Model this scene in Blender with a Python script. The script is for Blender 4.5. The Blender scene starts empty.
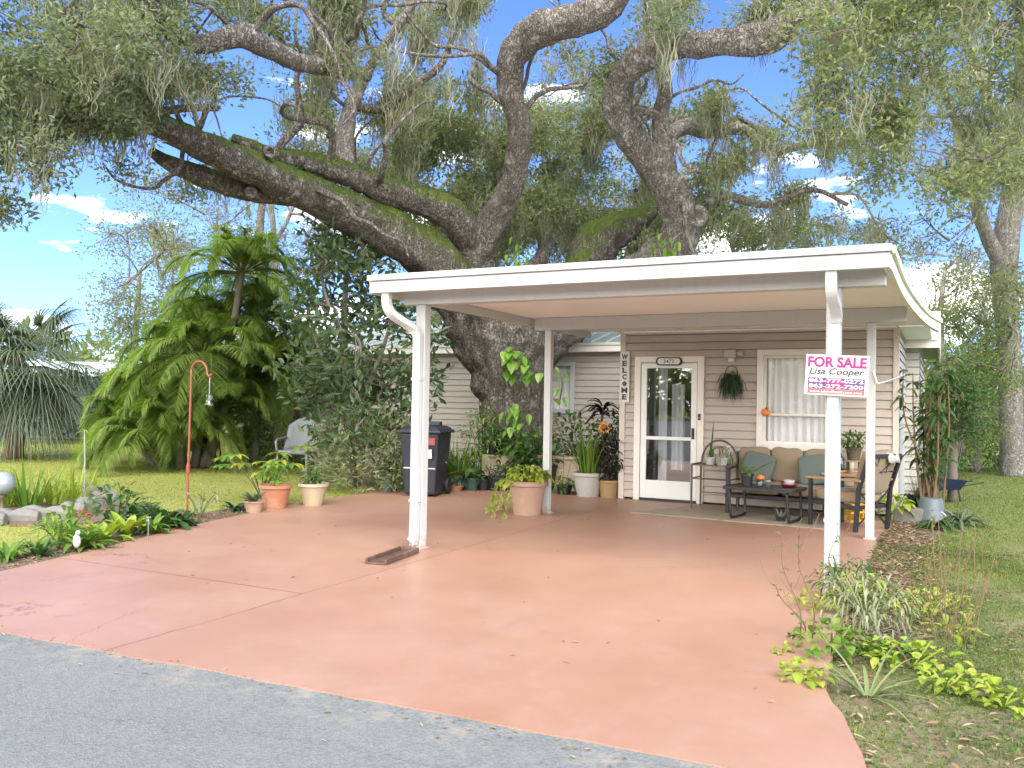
import bpy, math, random
import numpy as np
from mathutils import Vector, Matrix, noise
rng = np.random.default_rng(11); random.seed(11)
S = bpy.context.scene; C = S.collection
PI = math.pi
# ------------------------------------------------------------------ camera
CAM = np.array([0.7536, -6.9831, 1.4069]); YAW, PITCH, ROLL, F = -0.4647, 0.0213, 0.0176, 860.0
def cam_axes():
    cy, sy, cp, sp = math.cos(YAW), math.sin(YAW), math.cos(PITCH), math.sin(PITCH)
    f = np.array([sy*cp, cy*cp, sp]); r = np.array([cy, -sy, 0.]); u = np.cross(r, f)
    c, s = math.cos(ROLL), math.sin(ROLL)
    return c*r+s*u, -s*r+c*u, f
AR, AU, AF = cam_axes()
def ray(px, py): return AR*((px-512)/F)+AU*((384-py)/F)+AF
def at(px, py, d): return CAM+ray(px, py)*d                      # point at a depth
def gnd(px, py, z=0.):                                           # point on the ground
    q = ray(px, py); return CAM+q*((z-CAM[2])/q[2])
def ony(px, py, y):                                              # point on a wall y = const
    q = ray(px, py); return CAM+q*((y-CAM[1])/q[1])
cd = bpy.data.cameras.new('camera'); co = bpy.data.objects.new('camera', cd); C.objects.link(co)
cd.sensor_width = 36; cd.sensor_fit = 'HORIZONTAL'; cd.lens = F*36/1024; cd.clip_end = 2000; cd.clip_start = .05
m = Matrix.Identity(4)
for i in range(3):
    m[i][0], m[i][1], m[i][2], m[i][3] = AR[i], AU[i], -AF[i], CAM[i]
co.matrix_world = m; S.camera = co
# ------------------------------------------------------------------ mesh builder
def nz(a): return a/np.maximum(np.linalg.norm(a, axis=-1, keepdims=True), 1e-9)
class MB:
    def __init__(s): s.v = []; s.f = []; s.n = 0
    def add(s, V, Fs):
        V = np.asarray(V, float).reshape(-1, 3)
        for f in Fs if isinstance(Fs, list) and len(Fs) and isinstance(Fs[0], np.ndarray) and Fs[0].ndim == 2 else [Fs]:
            if isinstance(f, np.ndarray): s.f.append(f+s.n)
            else:
                for k in set(len(x) for x in f): s.f.append(np.array([x for x in f if len(x) == k])+s.n)
        s.v.append(V); s.n += len(V); return s
    def box(s, x0, x1, y0, y1, z0, z1, M=None):
        V = np.array([[x, y, z] for z in (z0, z1) for x, y in ((x0, y0), (x1, y0), (x1, y1), (x0, y1))], float)
        if M is not None: V = V@np.array(M)[:3, :3].T+np.array(M)[:3, 3]
        return s.add(V, [(0, 3, 2, 1), (4, 5, 6, 7), (0, 1, 5, 4), (1, 2, 6, 5), (2, 3, 7, 6), (3, 0, 4, 7)])
    def bar(s, a, b, w, h, up=(0, 0, 1)):                         # a box-section bar from a to b
        a, b = np.array(a, float), np.array(b, float); d = nz(b-a); u = np.array(up, float)
        if abs(d@u) > .98: u = np.array([0, 1., 0])
        x = nz(np.cross(d, u)); u = np.cross(x, d)
        V = [p+x*w*i/2+u*h*j/2 for p in (a, b) for i, j in ((-1, -1), (1, -1), (1, 1), (-1, 1))]
        return s.add(V, [(0, 3, 2, 1), (4, 5, 6, 7), (0, 1, 5, 4), (1, 2, 6, 5), (2, 3, 7, 6), (3, 0, 4, 7)])
    def tube(s, P, Rr, n=8, cap=True, rough=0., fq=3., furrow=0.):
        P = np.asarray(P, float); k = len(P); Rr = np.broadcast_to(np.asarray(Rr, float), (k,))
        T = np.gradient(P, axis=0); T = nz(T)
        u = np.cross(T[0], [0, 0, 1.]);
        if np.linalg.norm(u) < .1: u = np.cross(T[0], [0, 1., 0])
        u = nz(u); V = []
        an = np.arange(n)*2*PI/n
        for i in range(k):
            u = nz(u-T[i]*(u@T[i])); w = np.cross(T[i], u)
            ring = P[i]+Rr[i]*(np.cos(an)[:, None]*u+np.sin(an)[:, None]*w)
            if rough:
                ring = np.array([P[i]+(q-P[i])*(1+rough*(noise.noise(Vector(q*fq))+.6*noise.noise(Vector(q*fq*2.7)))) for q in ring])
            if furrow:
                arc = i*.33; ring = np.array([P[i]+(q-P[i])*(1+furrow*(1-2.4*abs(noise.noise(Vector((math.cos(a)*5.2, math.sin(a)*5.2, arc*.55)))+.5*noise.noise(Vector((math.cos(a)*11, math.sin(a)*11, arc*1.1)))))) for a, q in zip(an, ring)])
            V.append(ring)
        V = np.concatenate(V); i, j = np.meshgrid(np.arange(k-1), np.arange(n), indexing='ij')
        jj = (j+1) % n
        s.add(V, np.stack([i*n+j, i*n+jj, (i+1)*n+jj, (i+1)*n+j], -1).reshape(-1, 4))
        if cap: s.f.append(np.arange(n)[None, ::-1]+s.n-len(V)); s.f.append(np.arange(n)[None]+s.n-n)
        return s
    def lathe(s, prof, n=24, o=(0, 0, 0), wob=0.):
        k = len(prof); an = np.arange(n)*2*PI/n
        V = np.array([[r*math.cos(a)+o[0], r*math.sin(a)+o[1], z+o[2]] for r, z in prof for a in an])
        i, j = np.meshgrid(np.arange(k-1), np.arange(n), indexing='ij'); jj = (j+1) % n
        return s.add(V, np.stack([i*n+j, i*n+jj, (i+1)*n+jj, (i+1)*n+j], -1).reshape(-1, 4))
    def prism(s, pts, z0, z1):
        n = len(pts); V = [(x, y, z0) for x, y in pts]+[(x, y, z1) for x, y in pts]
        return s.add(V, [tuple(range(n-1, -1, -1)), tuple(range(n, 2*n))]+[(i, (i+1) % n, n+(i+1) % n, n+i) for i in range(n)])
    def ell(s, c, r, n=12, k=8):
        V = []; 
        for i in range(k+1):
            t = PI*i/k
            for j in range(n): V.append((c[0]+r[0]*math.sin(t)*math.cos(2*PI*j/n), c[1]+r[1]*math.sin(t)*math.sin(2*PI*j/n), c[2]-r[2]*math.cos(t)))
        i, j = np.meshgrid(np.arange(k), np.arange(n), indexing='ij'); jj = (j+1) % n
        return s.add(V, np.stack([i*n+j, i*n+jj, (i+1)*n+jj, (i+1)*n+j], -1).reshape(-1, 4))
    def leaves(s, pos, ax, L, W, fold=.22, curl=.1):             # small folded leaves, one quad each
        N = len(pos)
        if not N: return s
        ax = nz(ax); up = nz(rng.normal(size=(N, 3))+np.array([0, 0, .7])); sd = nz(np.cross(ax, up)); nn = np.cross(sd, ax)
        L = np.broadcast_to(L, (N,))[:, None]; W = np.broadcast_to(W, (N,))[:, None]
        md = pos+ax*L*.5+nn*W*fold
        V = np.stack([pos, md+sd*W/2, pos+ax*L-nn*L*curl, md-sd*W/2], 1)
        return s.add(V, np.arange(4*N).reshape(N, 4))
    def blades(s, pos, dr, L, W, droop=.3, nseg=4, prof='leaf', fold=.15, side=None):
        pos = np.asarray(pos, float).reshape(-1, 3); N = len(pos)
        if not N: return s
        dr = nz(np.broadcast_to(np.asarray(dr, float), (N, 3)))
        L = np.broadcast_to(L, (N,)).astype(float)[:, None]; W = np.broadcast_to(W, (N,)).astype(float)[:, None]; droop = np.broadcast_to(droop, (N,)).astype(float)[:, None]
        if side is None:
            sd = np.cross(dr, [0, 0, 1.]); bad = np.linalg.norm(sd, axis=1) < .15
            an = rng.uniform(0, 6.28, N); sd[bad] = np.stack([np.cos(an), np.sin(an), 0*an], 1)[bad]; sd = nz(sd)
        else: sd = nz(np.asarray(side, float))
        nn = nz(np.cross(sd, dr)); rows = []
        for i in range(nseg+1):
            t = i/nseg
            if prof == 'leaf': w = math.sin(PI*min(1, t*.93+.05))**.8*(1-.25*t)
            elif prof == 'heart': w = [.35, 1, .95, .6, .02][min(4, round(t*4))]
            elif prof == 'paddle': w = math.sin(PI*min(1., .08+.9*t**1.4))
            elif prof == 'strap': w = 1-.97*t**3
            else: w = 1-.97*t**1.3
            c = pos+dr*L*t; c = c-np.array([0, 0, 1.])*droop*L*t*t-dr*L*.25*droop*t*t
            e = W*w/2
            rows += [c+sd*e+nn*e*fold*2, c, c-sd*e+nn*e*fold*2]
        V = np.stack(rows, 1); K = 3*(nseg+1); fs = []
        for i in range(nseg):
            a = 3*i; fs += [(a, a+1, a+4, a+3), (a+1, a+2, a+5, a+4)]
        Fq = (np.arange(N)[:, None, None]*K+np.array(fs)[None]).reshape(-1, 4)
        return s.add(V, Fq)
    def mesh(s, name, off=(0, 0, 0), smooth=False):
        me = bpy.data.meshes.new(name); V = np.concatenate(s.v)-np.array(off, float)
        me.vertices.add(len(V)); me.vertices.foreach_set('co', V.ravel().astype(np.float32))
        tot = np.concatenate([np.full(len(f), f.shape[1]) for f in s.f]); li = np.concatenate([f.ravel() for f in s.f])
        me.loops.add(len(li)); me.loops.foreach_set('vertex_index', li.astype(np.int32))
        me.polygons.add(len(tot)); st = np.concatenate([[0], np.cumsum(tot)[:-1]])
        me.polygons.foreach_set('loop_start', st.astype(np.int32)); me.polygons.foreach_set('loop_total', tot.astype(np.int32))
        me.polygons.foreach_set('use_smooth', np.full(len(tot), bool(smooth)))
        me.update(calc_edges=True); me.validate(); return me
    def build(s, name, mat, parent=None, smooth=False, bev=0., world=False, loc=None):
        off = (0, 0, 0)
        if world and parent is not None:
            p = parent
            while p is not None: off = np.array(off)+np.array(p.location); p = p.parent
        if loc is not None and parent is None and world: off = loc
        o = bpy.data.objects.new(name, s.mesh(name, off, smooth)); C.objects.link(o)
        if loc is not None: o.location = loc
        if mat is not None: o.data.materials.append(mat)
        if parent is not None: o.parent = parent
        if bev:
            b = o.modifiers.new('bevel', 'BEVEL'); b.width = bev; b.segments = 2; b.limit_method = 'ANGLE'; b.angle_limit = .6
        return o
LABELS = set()
def tag(o, label=None, cat=None, group=None, kind=None):
    if label: o['label'] = label
    if cat: o['category'] = cat
    if group: o['group'] = group
    if kind: o['kind'] = kind
    return o
def thing(name, label, cat, loc=(0, 0, 0), rz=0., group=None):
    o = bpy.data.objects.new(name, None); o.empty_display_size = .1; C.objects.link(o); o.location = tuple(float(x) for x in loc); o.rotation_euler = (0, 0, rz)
    return tag(o, label, cat, group)
def dup(o, loc, rz=0., label=None, scale=None):
    def rec(a, par):
        b = a.copy(); C.objects.link(b); b.parent = par
        for ch in list(a.children): rec(ch, b)
        return b
    b = rec(o, None); b.location = tuple(float(x) for x in loc); b.rotation_euler = (0, 0, rz)
    if label: b['label'] = label
    if scale: b.scale = (scale,)*3
    return b
def spline(P, n=8):
    P = np.asarray(P, float); Q = np.vstack([2*P[0]-P[1], P, 2*P[-1]-P[-2]]); out = []
    for i in range(1, len(Q)-2):
        for t in np.linspace(0, 1, n, endpoint=False):
            a, b, c, d = Q[i-1:i+3]
            out.append(.5*((2*b)+(c-a)*t+(2*a-5*b+4*c-d)*t*t+(3*b-a-3*c+d)*t**3))
    out.append(Q[-2]); return np.array(out)
def rot(a):
    return Matrix.Rotation(a, 4, 'Z')
# ------------------------------------------------------------------ materials
def newmat(name):
    m = bpy.data.materials.new(name); m.use_nodes = True; nt = m.node_tree; nt.nodes.clear()
    out = nt.nodes.new('ShaderNodeOutputMaterial'); b = nt.nodes.new('ShaderNodeBsdfPrincipled'); nt.links.new(b.outputs[0], out.inputs[0])
    return m, nt, b, out
def N(nt, t, **kw):
    n = nt.nodes.new(t)
    for k, v in kw.items():
        if k == 'inp':
            for a, b in v.items():
                if isinstance(b, bpy.types.NodeSocket): nt.links.new(b, n.inputs[a])
                else: n.inputs[a].default_value = b
        else: setattr(n, k, v)
    return n
def rgba(c): return (c[0], c[1], c[2], 1)
def ramp(nt, fac, stops):
    r = N(nt, 'ShaderNodeValToRGB', inp={0: fac}); e = r.color_ramp.elements
    while len(e) < len(stops): e.new(.5)
    for k, (p, c) in enumerate(stops): e[k].position = p; e[k].color = rgba(c)
    return r.outputs[0]
def mixc(nt, fac, a, b, mode='MIX'):
    n = N(nt, 'ShaderNodeMix', data_type='RGBA', blend_type=mode)
    for k, v in ((0, fac), (6, a), (7, b)):
        if isinstance(v, bpy.types.NodeSocket): nt.links.new(v, n.inputs[k])
        else: n.inputs[k].default_value = rgba(v) if isinstance(v, (tuple, list)) else v
    return n.outputs[2]
def math_(nt, op, a, b=0., c=None):
    n = N(nt, 'ShaderNodeMath', operation=op)
    for k, v in enumerate((a, b, c)):
        if v is None: continue
        if isinstance(v, bpy.types.NodeSocket): nt.links.new(v, n.inputs[k])
        else: n.inputs[k].default_value = v
    return n.outputs[0]
def coord(nt, kind='Object'): return N(nt, 'ShaderNodeTexCoord').outputs[kind]
def nse(nt, vec, scale, detail=4, rough=.6, out=0):
    return N(nt, 'ShaderNodeTexNoise', inp={'Vector': vec, 'Scale': scale, 'Detail': detail, 'Roughness': rough}).outputs[out]
def bump(nt, b, h, strength=.3, dist=.01):
    n = N(nt, 'ShaderNodeBump', inp={'Strength': strength, 'Distance': dist, 'Height': h}); nt.links.new(n.outputs[0], b.inputs['Normal'])
def leafmat(name, cols, trans=.3, rough=.45, spec=.4, brown=False):
    m, nt, b, out = newmat(name)
    r = N(nt, 'ShaderNodeNewGeometry').outputs['Random Per Island']
    k = len(cols)-1; st_ = [(i/max(k, 1)*(.93 if brown else 1), q) for i, q in enumerate(cols)]
    if brown: st_ += [(.955, (.30, .27, .06)), (.985, (.20, .13, .06))]
    c = ramp(nt, r, st_)
    g = nse(nt, coord(nt), 2.2, 2)
    c = mixc(nt, math_(nt, 'MULTIPLY', g, .5), c, tuple(x*.62 for x in cols[0]))
    nt.links.new(c, b.inputs['Base Color']); b.inputs['Roughness'].default_value = rough; b.inputs['Specular IOR Level'].default_value = spec
    t = N(nt, 'ShaderNodeBsdfTranslucent'); tc = mixc(nt, .5, c, (.5, .6, .08), 'MULTIPLY'); tc2 = mixc(nt, 1., tc, (1.6, 1.9, 1.0), 'MULTIPLY')
    nt.links.new(tc2, t.inputs[0]); mx = N(nt, 'ShaderNodeMixShader', inp={0: trans, 1: b.outputs[0], 2: t.outputs[0]}); nt.links.new(mx.outputs[0], out.inputs[0])
    return m
def plain(name, col, rough=.5, var=.12, scale=8., bmp=.0, bscale=60., metal=0., spec=.5, dirt=None, dirtamt=.5):
    m, nt, b, out = newmat(name); v = coord(nt)
    n = nse(nt, v, scale, 5, .65)
    c = mixc(nt, n, tuple(x*(1-var) for x in col), tuple(min(1, x*(1+var)) for x in col))
    if dirt:
        d = nse(nt, v, scale*.45, 6, .7); d = N(nt, 'ShaderNodeMapRange', inp={0: d, 1: .52, 2: .75, 3: 0., 4: dirtamt}).outputs[0]
        c = mixc(nt, d, c, dirt)
    nt.links.new(c, b.inputs['Base Color'])
    rr = N(nt, 'ShaderNodeMapRange', inp={0: n, 1: .3, 2: .7, 3: max(0, rough-.1), 4: min(1, rough+.1)}).outputs[0]
    nt.links.new(rr, b.inputs['Roughness']); b.inputs['Metallic'].default_value = metal; b.inputs['Specular IOR Level'].default_value = spec
    if bmp: bump(nt, b, nse(nt, v, bscale, 4, .7), bmp, .004)
    return m
M = {}
def mat_white():
    m, nt, b, out = newmat('white_paint'); v = coord(nt); st = N(nt, 'ShaderNodeMapping', inp={'Vector': v, 'Scale': (9, 9, .8)}).outputs[0]; n = nse(nt, v, 4, 5, .65)
    c = mixc(nt, n, (.45, .475, .47), (.50, .52, .515)); c = mixc(nt, N(nt, 'ShaderNodeMapRange', inp={0: nse(nt, st, 2.2, 6, .75), 1: .54, 2: .72, 3: 0., 4: .45}).outputs[0], c, (.38, .40, .36))
    z = N(nt, 'ShaderNodeSeparateXYZ', inp={0: v}).outputs[2]; q = math_(nt, 'ADD', nse(nt, v, 14, 6, .75), N(nt, 'ShaderNodeMapRange', inp={0: z, 1: .0, 2: .28, 3: .16, 4: -.25}).outputs[0])
    c = mixc(nt, N(nt, 'ShaderNodeMapRange', inp={0: q, 1: .52, 2: .66, 3: 0., 4: .65}).outputs[0], c, (.36, .24, .18))
    nt.links.new(c, b.inputs['Base Color']); b.inputs['Roughness'].default_value = .42; bump(nt, b, nse(nt, v, 40, 4), .05, .004); return m
M['white'] = mat_white()
M['fascia'] = plain('fascia_paint', (.47, .495, .49), .4, .05, 2, .05, 30, dirt=(.42, .46, .36), dirtamt=.4)
M['soffit'] = plain('ceiling_paint', (.90, .89, .88), .55, .04, 2)
M['siding'] = plain('beige_siding', (.445, .395, .34), .5, .05, 1.2, .08, 120, dirt=(.36, .30, .25), dirtamt=.35)
M['siding_lit'] = plain('lit_side_siding', (.45, .44, .40), .5, .05, 1.2, .08, 120)  # lighter copy of the siding: daylight on the right-hand walls put into the colour
M['siding_grey'] = plain('grey_tan_siding', (.41, .375, .325), .5, .05, 1.2, .08, 120, dirt=(.32, .31, .27), dirtamt=.3)
M['trim'] = plain('cream_trim', (.76, .73, .67), .45, .04, 4)
M['door'] = plain('storm_door_paint', (.76, .79, .78), .35, .03, 4)
M['cornertrim'] = plain('corner_trim', (.58, .52, .45), .5, .05, 3)
M['dark'] = plain('dark_metal', (.028, .03, .034), .4, .2, 12, metal=.3)
M['iron'] = plain('brown_iron', (.10, .075, .05), .55, .25, 20, .1)
M['black'] = plain('black_plastic', (.018, .019, .022), .45, .2, 10, .05)
M['bin'] = plain('navy_bin_plastic', (.020, .023, .034), .42, .2, 4, .08, 90)
M['cushion'] = plain('tan_cushion', (.25, .195, .13), .9, .08, 6, .25, 260)
M['teal'] = plain('sage_teal_cushion', (.098, .128, .113), .9, .1, 6, .25, 260)
M['wood'] = plain('arm_wood', (.36, .22, .11), .5, .2, 14, .1)
M['orange'] = plain('orange_glaze', (.75, .22, .04), .4, .1, 10)
M['terra'] = plain('terracotta', (.38, .16, .09), .75, .15, 9, .15, 80, dirt=(.55, .42, .33), dirtamt=.6)
M['terrapale'] = plain('pale_terracotta', (.36, .235, .165), .75, .12, 9, .15, 80, dirt=(.40, .32, .24), dirtamt=.6)
M['cream'] = plain('cream_pot_glaze', (.44, .37, .25), .55, .08, 8, .05, dirt=(.42, .33, .2), dirtamt=.4)
M['gold'] = plain('ochre_pot_glaze', (.33, .22, .10), .5, .12, 8, dirt=(.25, .17, .08), dirtamt=.5)
M['greywhite'] = plain('weathered_white_pot', (.42, .41, .38), .65, .1, 7, .1, 50, dirt=(.30, .29, .24), dirtamt=.7)
M['potwhite'] = plain('white_pot_glaze', (.45, .45, .435), .3, .05, 6)
M['potgreen'] = plain('dark_green_pot', (.04, .09, .075), .45, .15, 8)
M['potblue'] = plain('pale_blue_pot', (.10, .125, .135), .5, .12, 8, dirt=(.3, .36, .38), dirtamt=.5)
M['red'] = plain('deep_red_glaze', (.32, .02, .03), .3, .1, 8)
M['redpaint'] = plain('rust_red_paint', (.27, .06, .04), .5, .15, 20, .1)
M['yellow'] = plain('yellow_plastic', (.72, .42, .03), .45, .1, 8)
M['blueplastic'] = plain('dark_blue_plastic', (.012, .02, .05), .45, .1, 8)
M['soil'] = plain('potting_soil', (.055, .04, .028), .95, .3, 30, .6, 60)
M['stone'] = plain('pale_kerbstone', (.165, .163, .15), .85, .15, 9, .4, 30, dirt=(.25, .25, .2), dirtamt=.6)
M['tanblock'] = plain('tan_block', (.40, .325, .235), .85, .12, 6, .3, 60, dirt=(.2, .18, .13), dirtamt=.5)
M['brownpl'] = plain('brown_vinyl', (.10, .06, .045), .5, .15, 8, dirt=(.28, .23, .2), dirtamt=.5)
M['steel'] = plain('galvanised_steel', (.55, .56, .56), .35, .08, 10, metal=.6)
M['wicker'] = plain('white_wicker', (.20, .215, .23), .6, .12, 14, .5, 70)
M['towel'] = plain('white_towel', (.36, .34, .31), .95, .06, 10, .4, 180)
M['letters'] = plain('black_lettering', (.03, .03, .03), .5, .1, 10)
M['plaque'] = plain('plaque_face', (.72, .73, .72), .45, .04, 8)
M['woodwhite'] = plain('whitewashed_board', (.66, .65, .62), .6, .08, 12, .2, 40)
M['magenta'] = plain('magenta_print', (.24, .015, .13), .45, .04, 8)
M['violet'] = plain('violet_print', (.10, .03, .14), .45, .06, 8)
M['rose'] = plain('rose_print', (.34, .085, .075), .45, .05, 8)
M['signwhite'] = plain('sign_board', (.54, .54, .54), .4, .02, 6)
M['cablewhite'] = plain('white_cable', (.75, .75, .73), .5, .05, 8)
def mat_glass(name, tint=(.9, .95, .95), base=.06):
    m, nt, b, out = newmat(name); nt.nodes.remove(b)
    g = N(nt, 'ShaderNodeBsdfGlossy', inp={'Roughness': .015}); t = N(nt, 'ShaderNodeBsdfTransparent', inp={0: rgba(tint)})
    lw = N(nt, 'ShaderNodeLayerWeight', inp={'Blend': .5}); f = math_(nt, 'ADD', math_(nt, 'MULTIPLY', math_(nt, 'POWER', lw.outputs['Facing'], 4.), .7), base+.04)
    mx = N(nt, 'ShaderNodeMixShader', inp={0: f, 1: t.outputs[0], 2: g.outputs[0]}); nt.links.new(mx.outputs[0], out.inputs[0]); return m
M['glass'] = mat_glass('window_glass', (.98, .99, .99), .0)
M['doorglass'] = mat_glass('storm_glass', (.72, .76, .78), .16)
M['jar'] = mat_glass('jar_glass', (.8, .9, .88), .08)
def mat_mirror():
    m, nt, b, out = newmat('gazing_ball_glaze'); b.inputs['Base Color'].default_value = (.32, .39, .40, 1); b.inputs['Metallic'].default_value = .25; b.inputs['Roughness'].default_value = .3; return m
M['mirror'] = mat_mirror()
def mat_curtain():
    m, nt, b, out = newmat('sheer_curtain'); c = mixc(nt, nse(nt, coord(nt), 6, 3), (.8, .8, .81), (.88, .88, .88)); nt.links.new(c, b.inputs['Base Color']); b.inputs['Roughness'].default_value = .9
    t = N(nt, 'ShaderNodeBsdfTranslucent', inp={0: (.7, .7, .7, 1)}); mx = N(nt, 'ShaderNodeMixShader', inp={0: .1, 1: b.outputs[0], 2: t.outputs[0]}); nt.links.new(mx.outputs[0], out.inputs[0]); return m
M['curtain'] = mat_curtain()
def mat_bark(name, c0, c1, c2, moss=.0, sc=1.):
    m, nt, b, out = newmat(name); v = coord(nt)
    st = N(nt, 'ShaderNodeMapping', inp={'Vector': v, 'Scale': (1, 1, .26)}).outputs[0]
    vo = N(nt, 'ShaderNodeTexVoronoi', feature='DISTANCE_TO_EDGE', inp={'Vector': mixc(nt, .22, st, nse(nt, v, 6*sc, 4, .65, 1)), 'Scale': 27*sc}).outputs[0]
    s2 = N(nt, 'ShaderNodeMapping', inp={'Vector': v, 'Scale': (1, 1, .14)}).outputs[0]; fur = nse(nt, s2, 13*sc, 5, .7)
    n = math_(nt, 'ADD', math_(nt, 'MULTIPLY', nse(nt, v, 9*sc, 6, .7), .5), math_(nt, 'MULTIPLY', N(nt, 'ShaderNodeMapRange', inp={0: fur, 1: .36, 2: .62}).outputs[0], .5)); big = nse(nt, v, 1.6, 4, .6)
    c = mixc(nt, n, c0, c1); cr = N(nt, 'ShaderNodeMapRange', inp={0: vo, 1: 0., 2: .16, 3: .75, 4: 0.}).outputs[0]
    c = mixc(nt, cr, c, tuple(x*.35 for x in c0))
    li = N(nt, 'ShaderNodeMapRange', inp={0: nse(nt, v, 4.5, 5, .75), 1: .56, 2: .68, 3: 0., 4: .75}).outputs[0]; c = mixc(nt, li, c, c2)
    if moss:
        ge = N(nt, 'ShaderNodeNewGeometry').outputs['Normal']; z = N(nt, 'ShaderNodeSeparateXYZ', inp={0: ge}).outputs[2]
        q = math_(nt, 'ADD', z, math_(nt, 'MULTIPLY', math_(nt, 'SUBTRACT', nse(nt, v, 3.2, 5, .75), .5), 2.6))
        f = N(nt, 'ShaderNodeMapRange', inp={0: q, 1: .05, 2: .5, 3: 0., 4: moss}).outputs[0]
        c = mixc(nt, f, c, mixc(nt, n, (.055, .09, .015), (.14, .19, .035)))
    nt.links.new(c, b.inputs['Base Color']); b.inputs['Roughness'].default_value = .95; b.inputs['Specular IOR Level'].default_value = .2
    h = math_(nt, 'ADD', math_(nt, 'MULTIPLY', N(nt, 'ShaderNodeMapRange', inp={0: vo, 1: 0., 2: .2}).outputs[0], .7), math_(nt, 'MULTIPLY', n, .6))
    bump(nt, b, h, .9, .035); return m
M['bark'] = mat_bark('oak_bark', (.115, .102, .086), (.32, .29, .25), (.47, .47, .44), .0)
M['barkmoss'] = mat_bark('mossy_oak_bark', (.09, .08, .066), (.25, .225, .19), (.43, .43, .40), .95)
M['barkpale'] = mat_bark('grey_bark', (.24, .22, .20), (.42, .395, .36), (.52, .52, .49), .0)
M['twig'] = plain('grey_twig', (.16, .135, .11), .9, .3, 8)
M['stem'] = plain('green_stem', (.10, .11, .04), .7, .3, 8)
M['drystem'] = plain('dry_brown_stem', (.17, .11, .065), .85, .3, 8)
M['oakleaf'] = leafmat('oak_leaf', [(.12, .15, .075), (.19, .22, .11), (.26, .28, .14), (.32, .31, .16)], .45)
M['oakleaf_dark'] = leafmat('grey_green_oak_leaf', [(.13, .16, .10), (.20, .23, .145), (.28, .30, .19)], .45)
M['oakfar'] = leafmat('far_oak_leaf', [(.14, .17, .085), (.21, .245, .12), (.28, .30, .15)], .45)
M['oakpale'] = leafmat('pale_far_leaf', [(.14, .17, .09), (.20, .22, .12), (.27, .26, .15)], .35)
M['pine'] = leafmat('bright_shrub_leaf', [(.10, .16, .045), (.17, .235, .065), (.25, .30, .09)], .45)
M['spmoss'] = leafmat('spanish_moss_strand', [(.24, .245, .18), (.33, .33, .25), (.40, .395, .30)], .3, .9, .1)
M['palmleaf'] = leafmat('palm_leaflet', [(.13, .20, .045), (.23, .32, .07), (.36, .43, .12)], .45)
M['fanleaf'] = leafmat('fan_palm_blade', [(.10, .14, .10), (.16, .21, .15), (.25, .28, .20)], .25)
M['mango'] = leafmat('dark_glossy_leaf', [(.05, .09, .042), (.085, .135, .06), (.14, .19, .08)], .35, .35, .5)
M['silver'] = leafmat('silvery_shrub_leaf', [(.15, .19, .09), (.25, .28, .15), (.38, .39, .26)], .25, brown=True)
M['lime'] = leafmat('lime_leaf', [(.22, .32, .03), (.32, .40, .05), (.42, .44, .09)], .3, .55, .3, brown=True)
M['bright'] = leafmat('bright_green_leaf', [(.07, .16, .02), (.13, .24, .03), (.22, .32, .05)], .3, .55, .3, brown=True)
M['green'] = leafmat('mid_green_leaf', [(.045, .10, .03), (.08, .155, .045), (.13, .20, .065)], .3, .5, .3, brown=True)
M['deep'] = leafmat('deep_green_leaf', [(.025, .055, .028), (.045, .09, .042), (.075, .125, .058)], .2)
M['purple'] = leafmat('dark_purple_leaf', [(.012, .010, .011), (.028, .020, .020), (.05, .04, .032)], .15)
M['bluegrey'] = leafmat('blue_grey_strap', [(.10, .14, .09), (.16, .20, .13), (.24, .26, .17)], .2)
M['strap'] = leafmat('variegated_strap', [(.16, .22, .08), (.27, .32, .13), (.38, .40, .22)], .3)
M['yelleaf'] = leafmat('yellowing_leaf', [(.10, .20, .03), (.22, .32, .05), (.48, .44, .05)], .3)
M['pothos'] = leafmat('pothos_leaf', [(.10, .24, .03), (.18, .34, .04), (.30, .42, .09)], .3, .35)
M['grass'] = leafmat('lawn_blade', [(.12, .18, .04), (.20, .25, .065), (.32, .32, .12)], .35, .6, .2)
M['grass_suntone'] = leafmat('sunlit_tone_lawn_blade', [(.20, .25, .05), (.31, .34, .07), (.42, .40, .13)], .3, .6, .2)  # lighter, yellower blade: sunshine on the left lawn put into the colour
M['weed'] = leafmat('clover_leaf', [(.075, .13, .04), (.13, .19, .06), (.21, .25, .09)], .35, .6, .2)
M['deadleaf'] = leafmat('fallen_leaf', [(.16, .10, .055), (.30, .21, .12), (.45, .36, .24)], .1, .8, .2)
M['petalwhite'] = leafmat('white_petal', [(.75, .75, .72), (.85, .85, .8)], .2)
M['petalred'] = leafmat('red_petal', [(.45, .02, .03), (.6, .04, .05)], .2)
M['petalorange'] = leafmat('orange_petal', [(.75, .30, .03), (.85, .5, .08)], .2)
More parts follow.
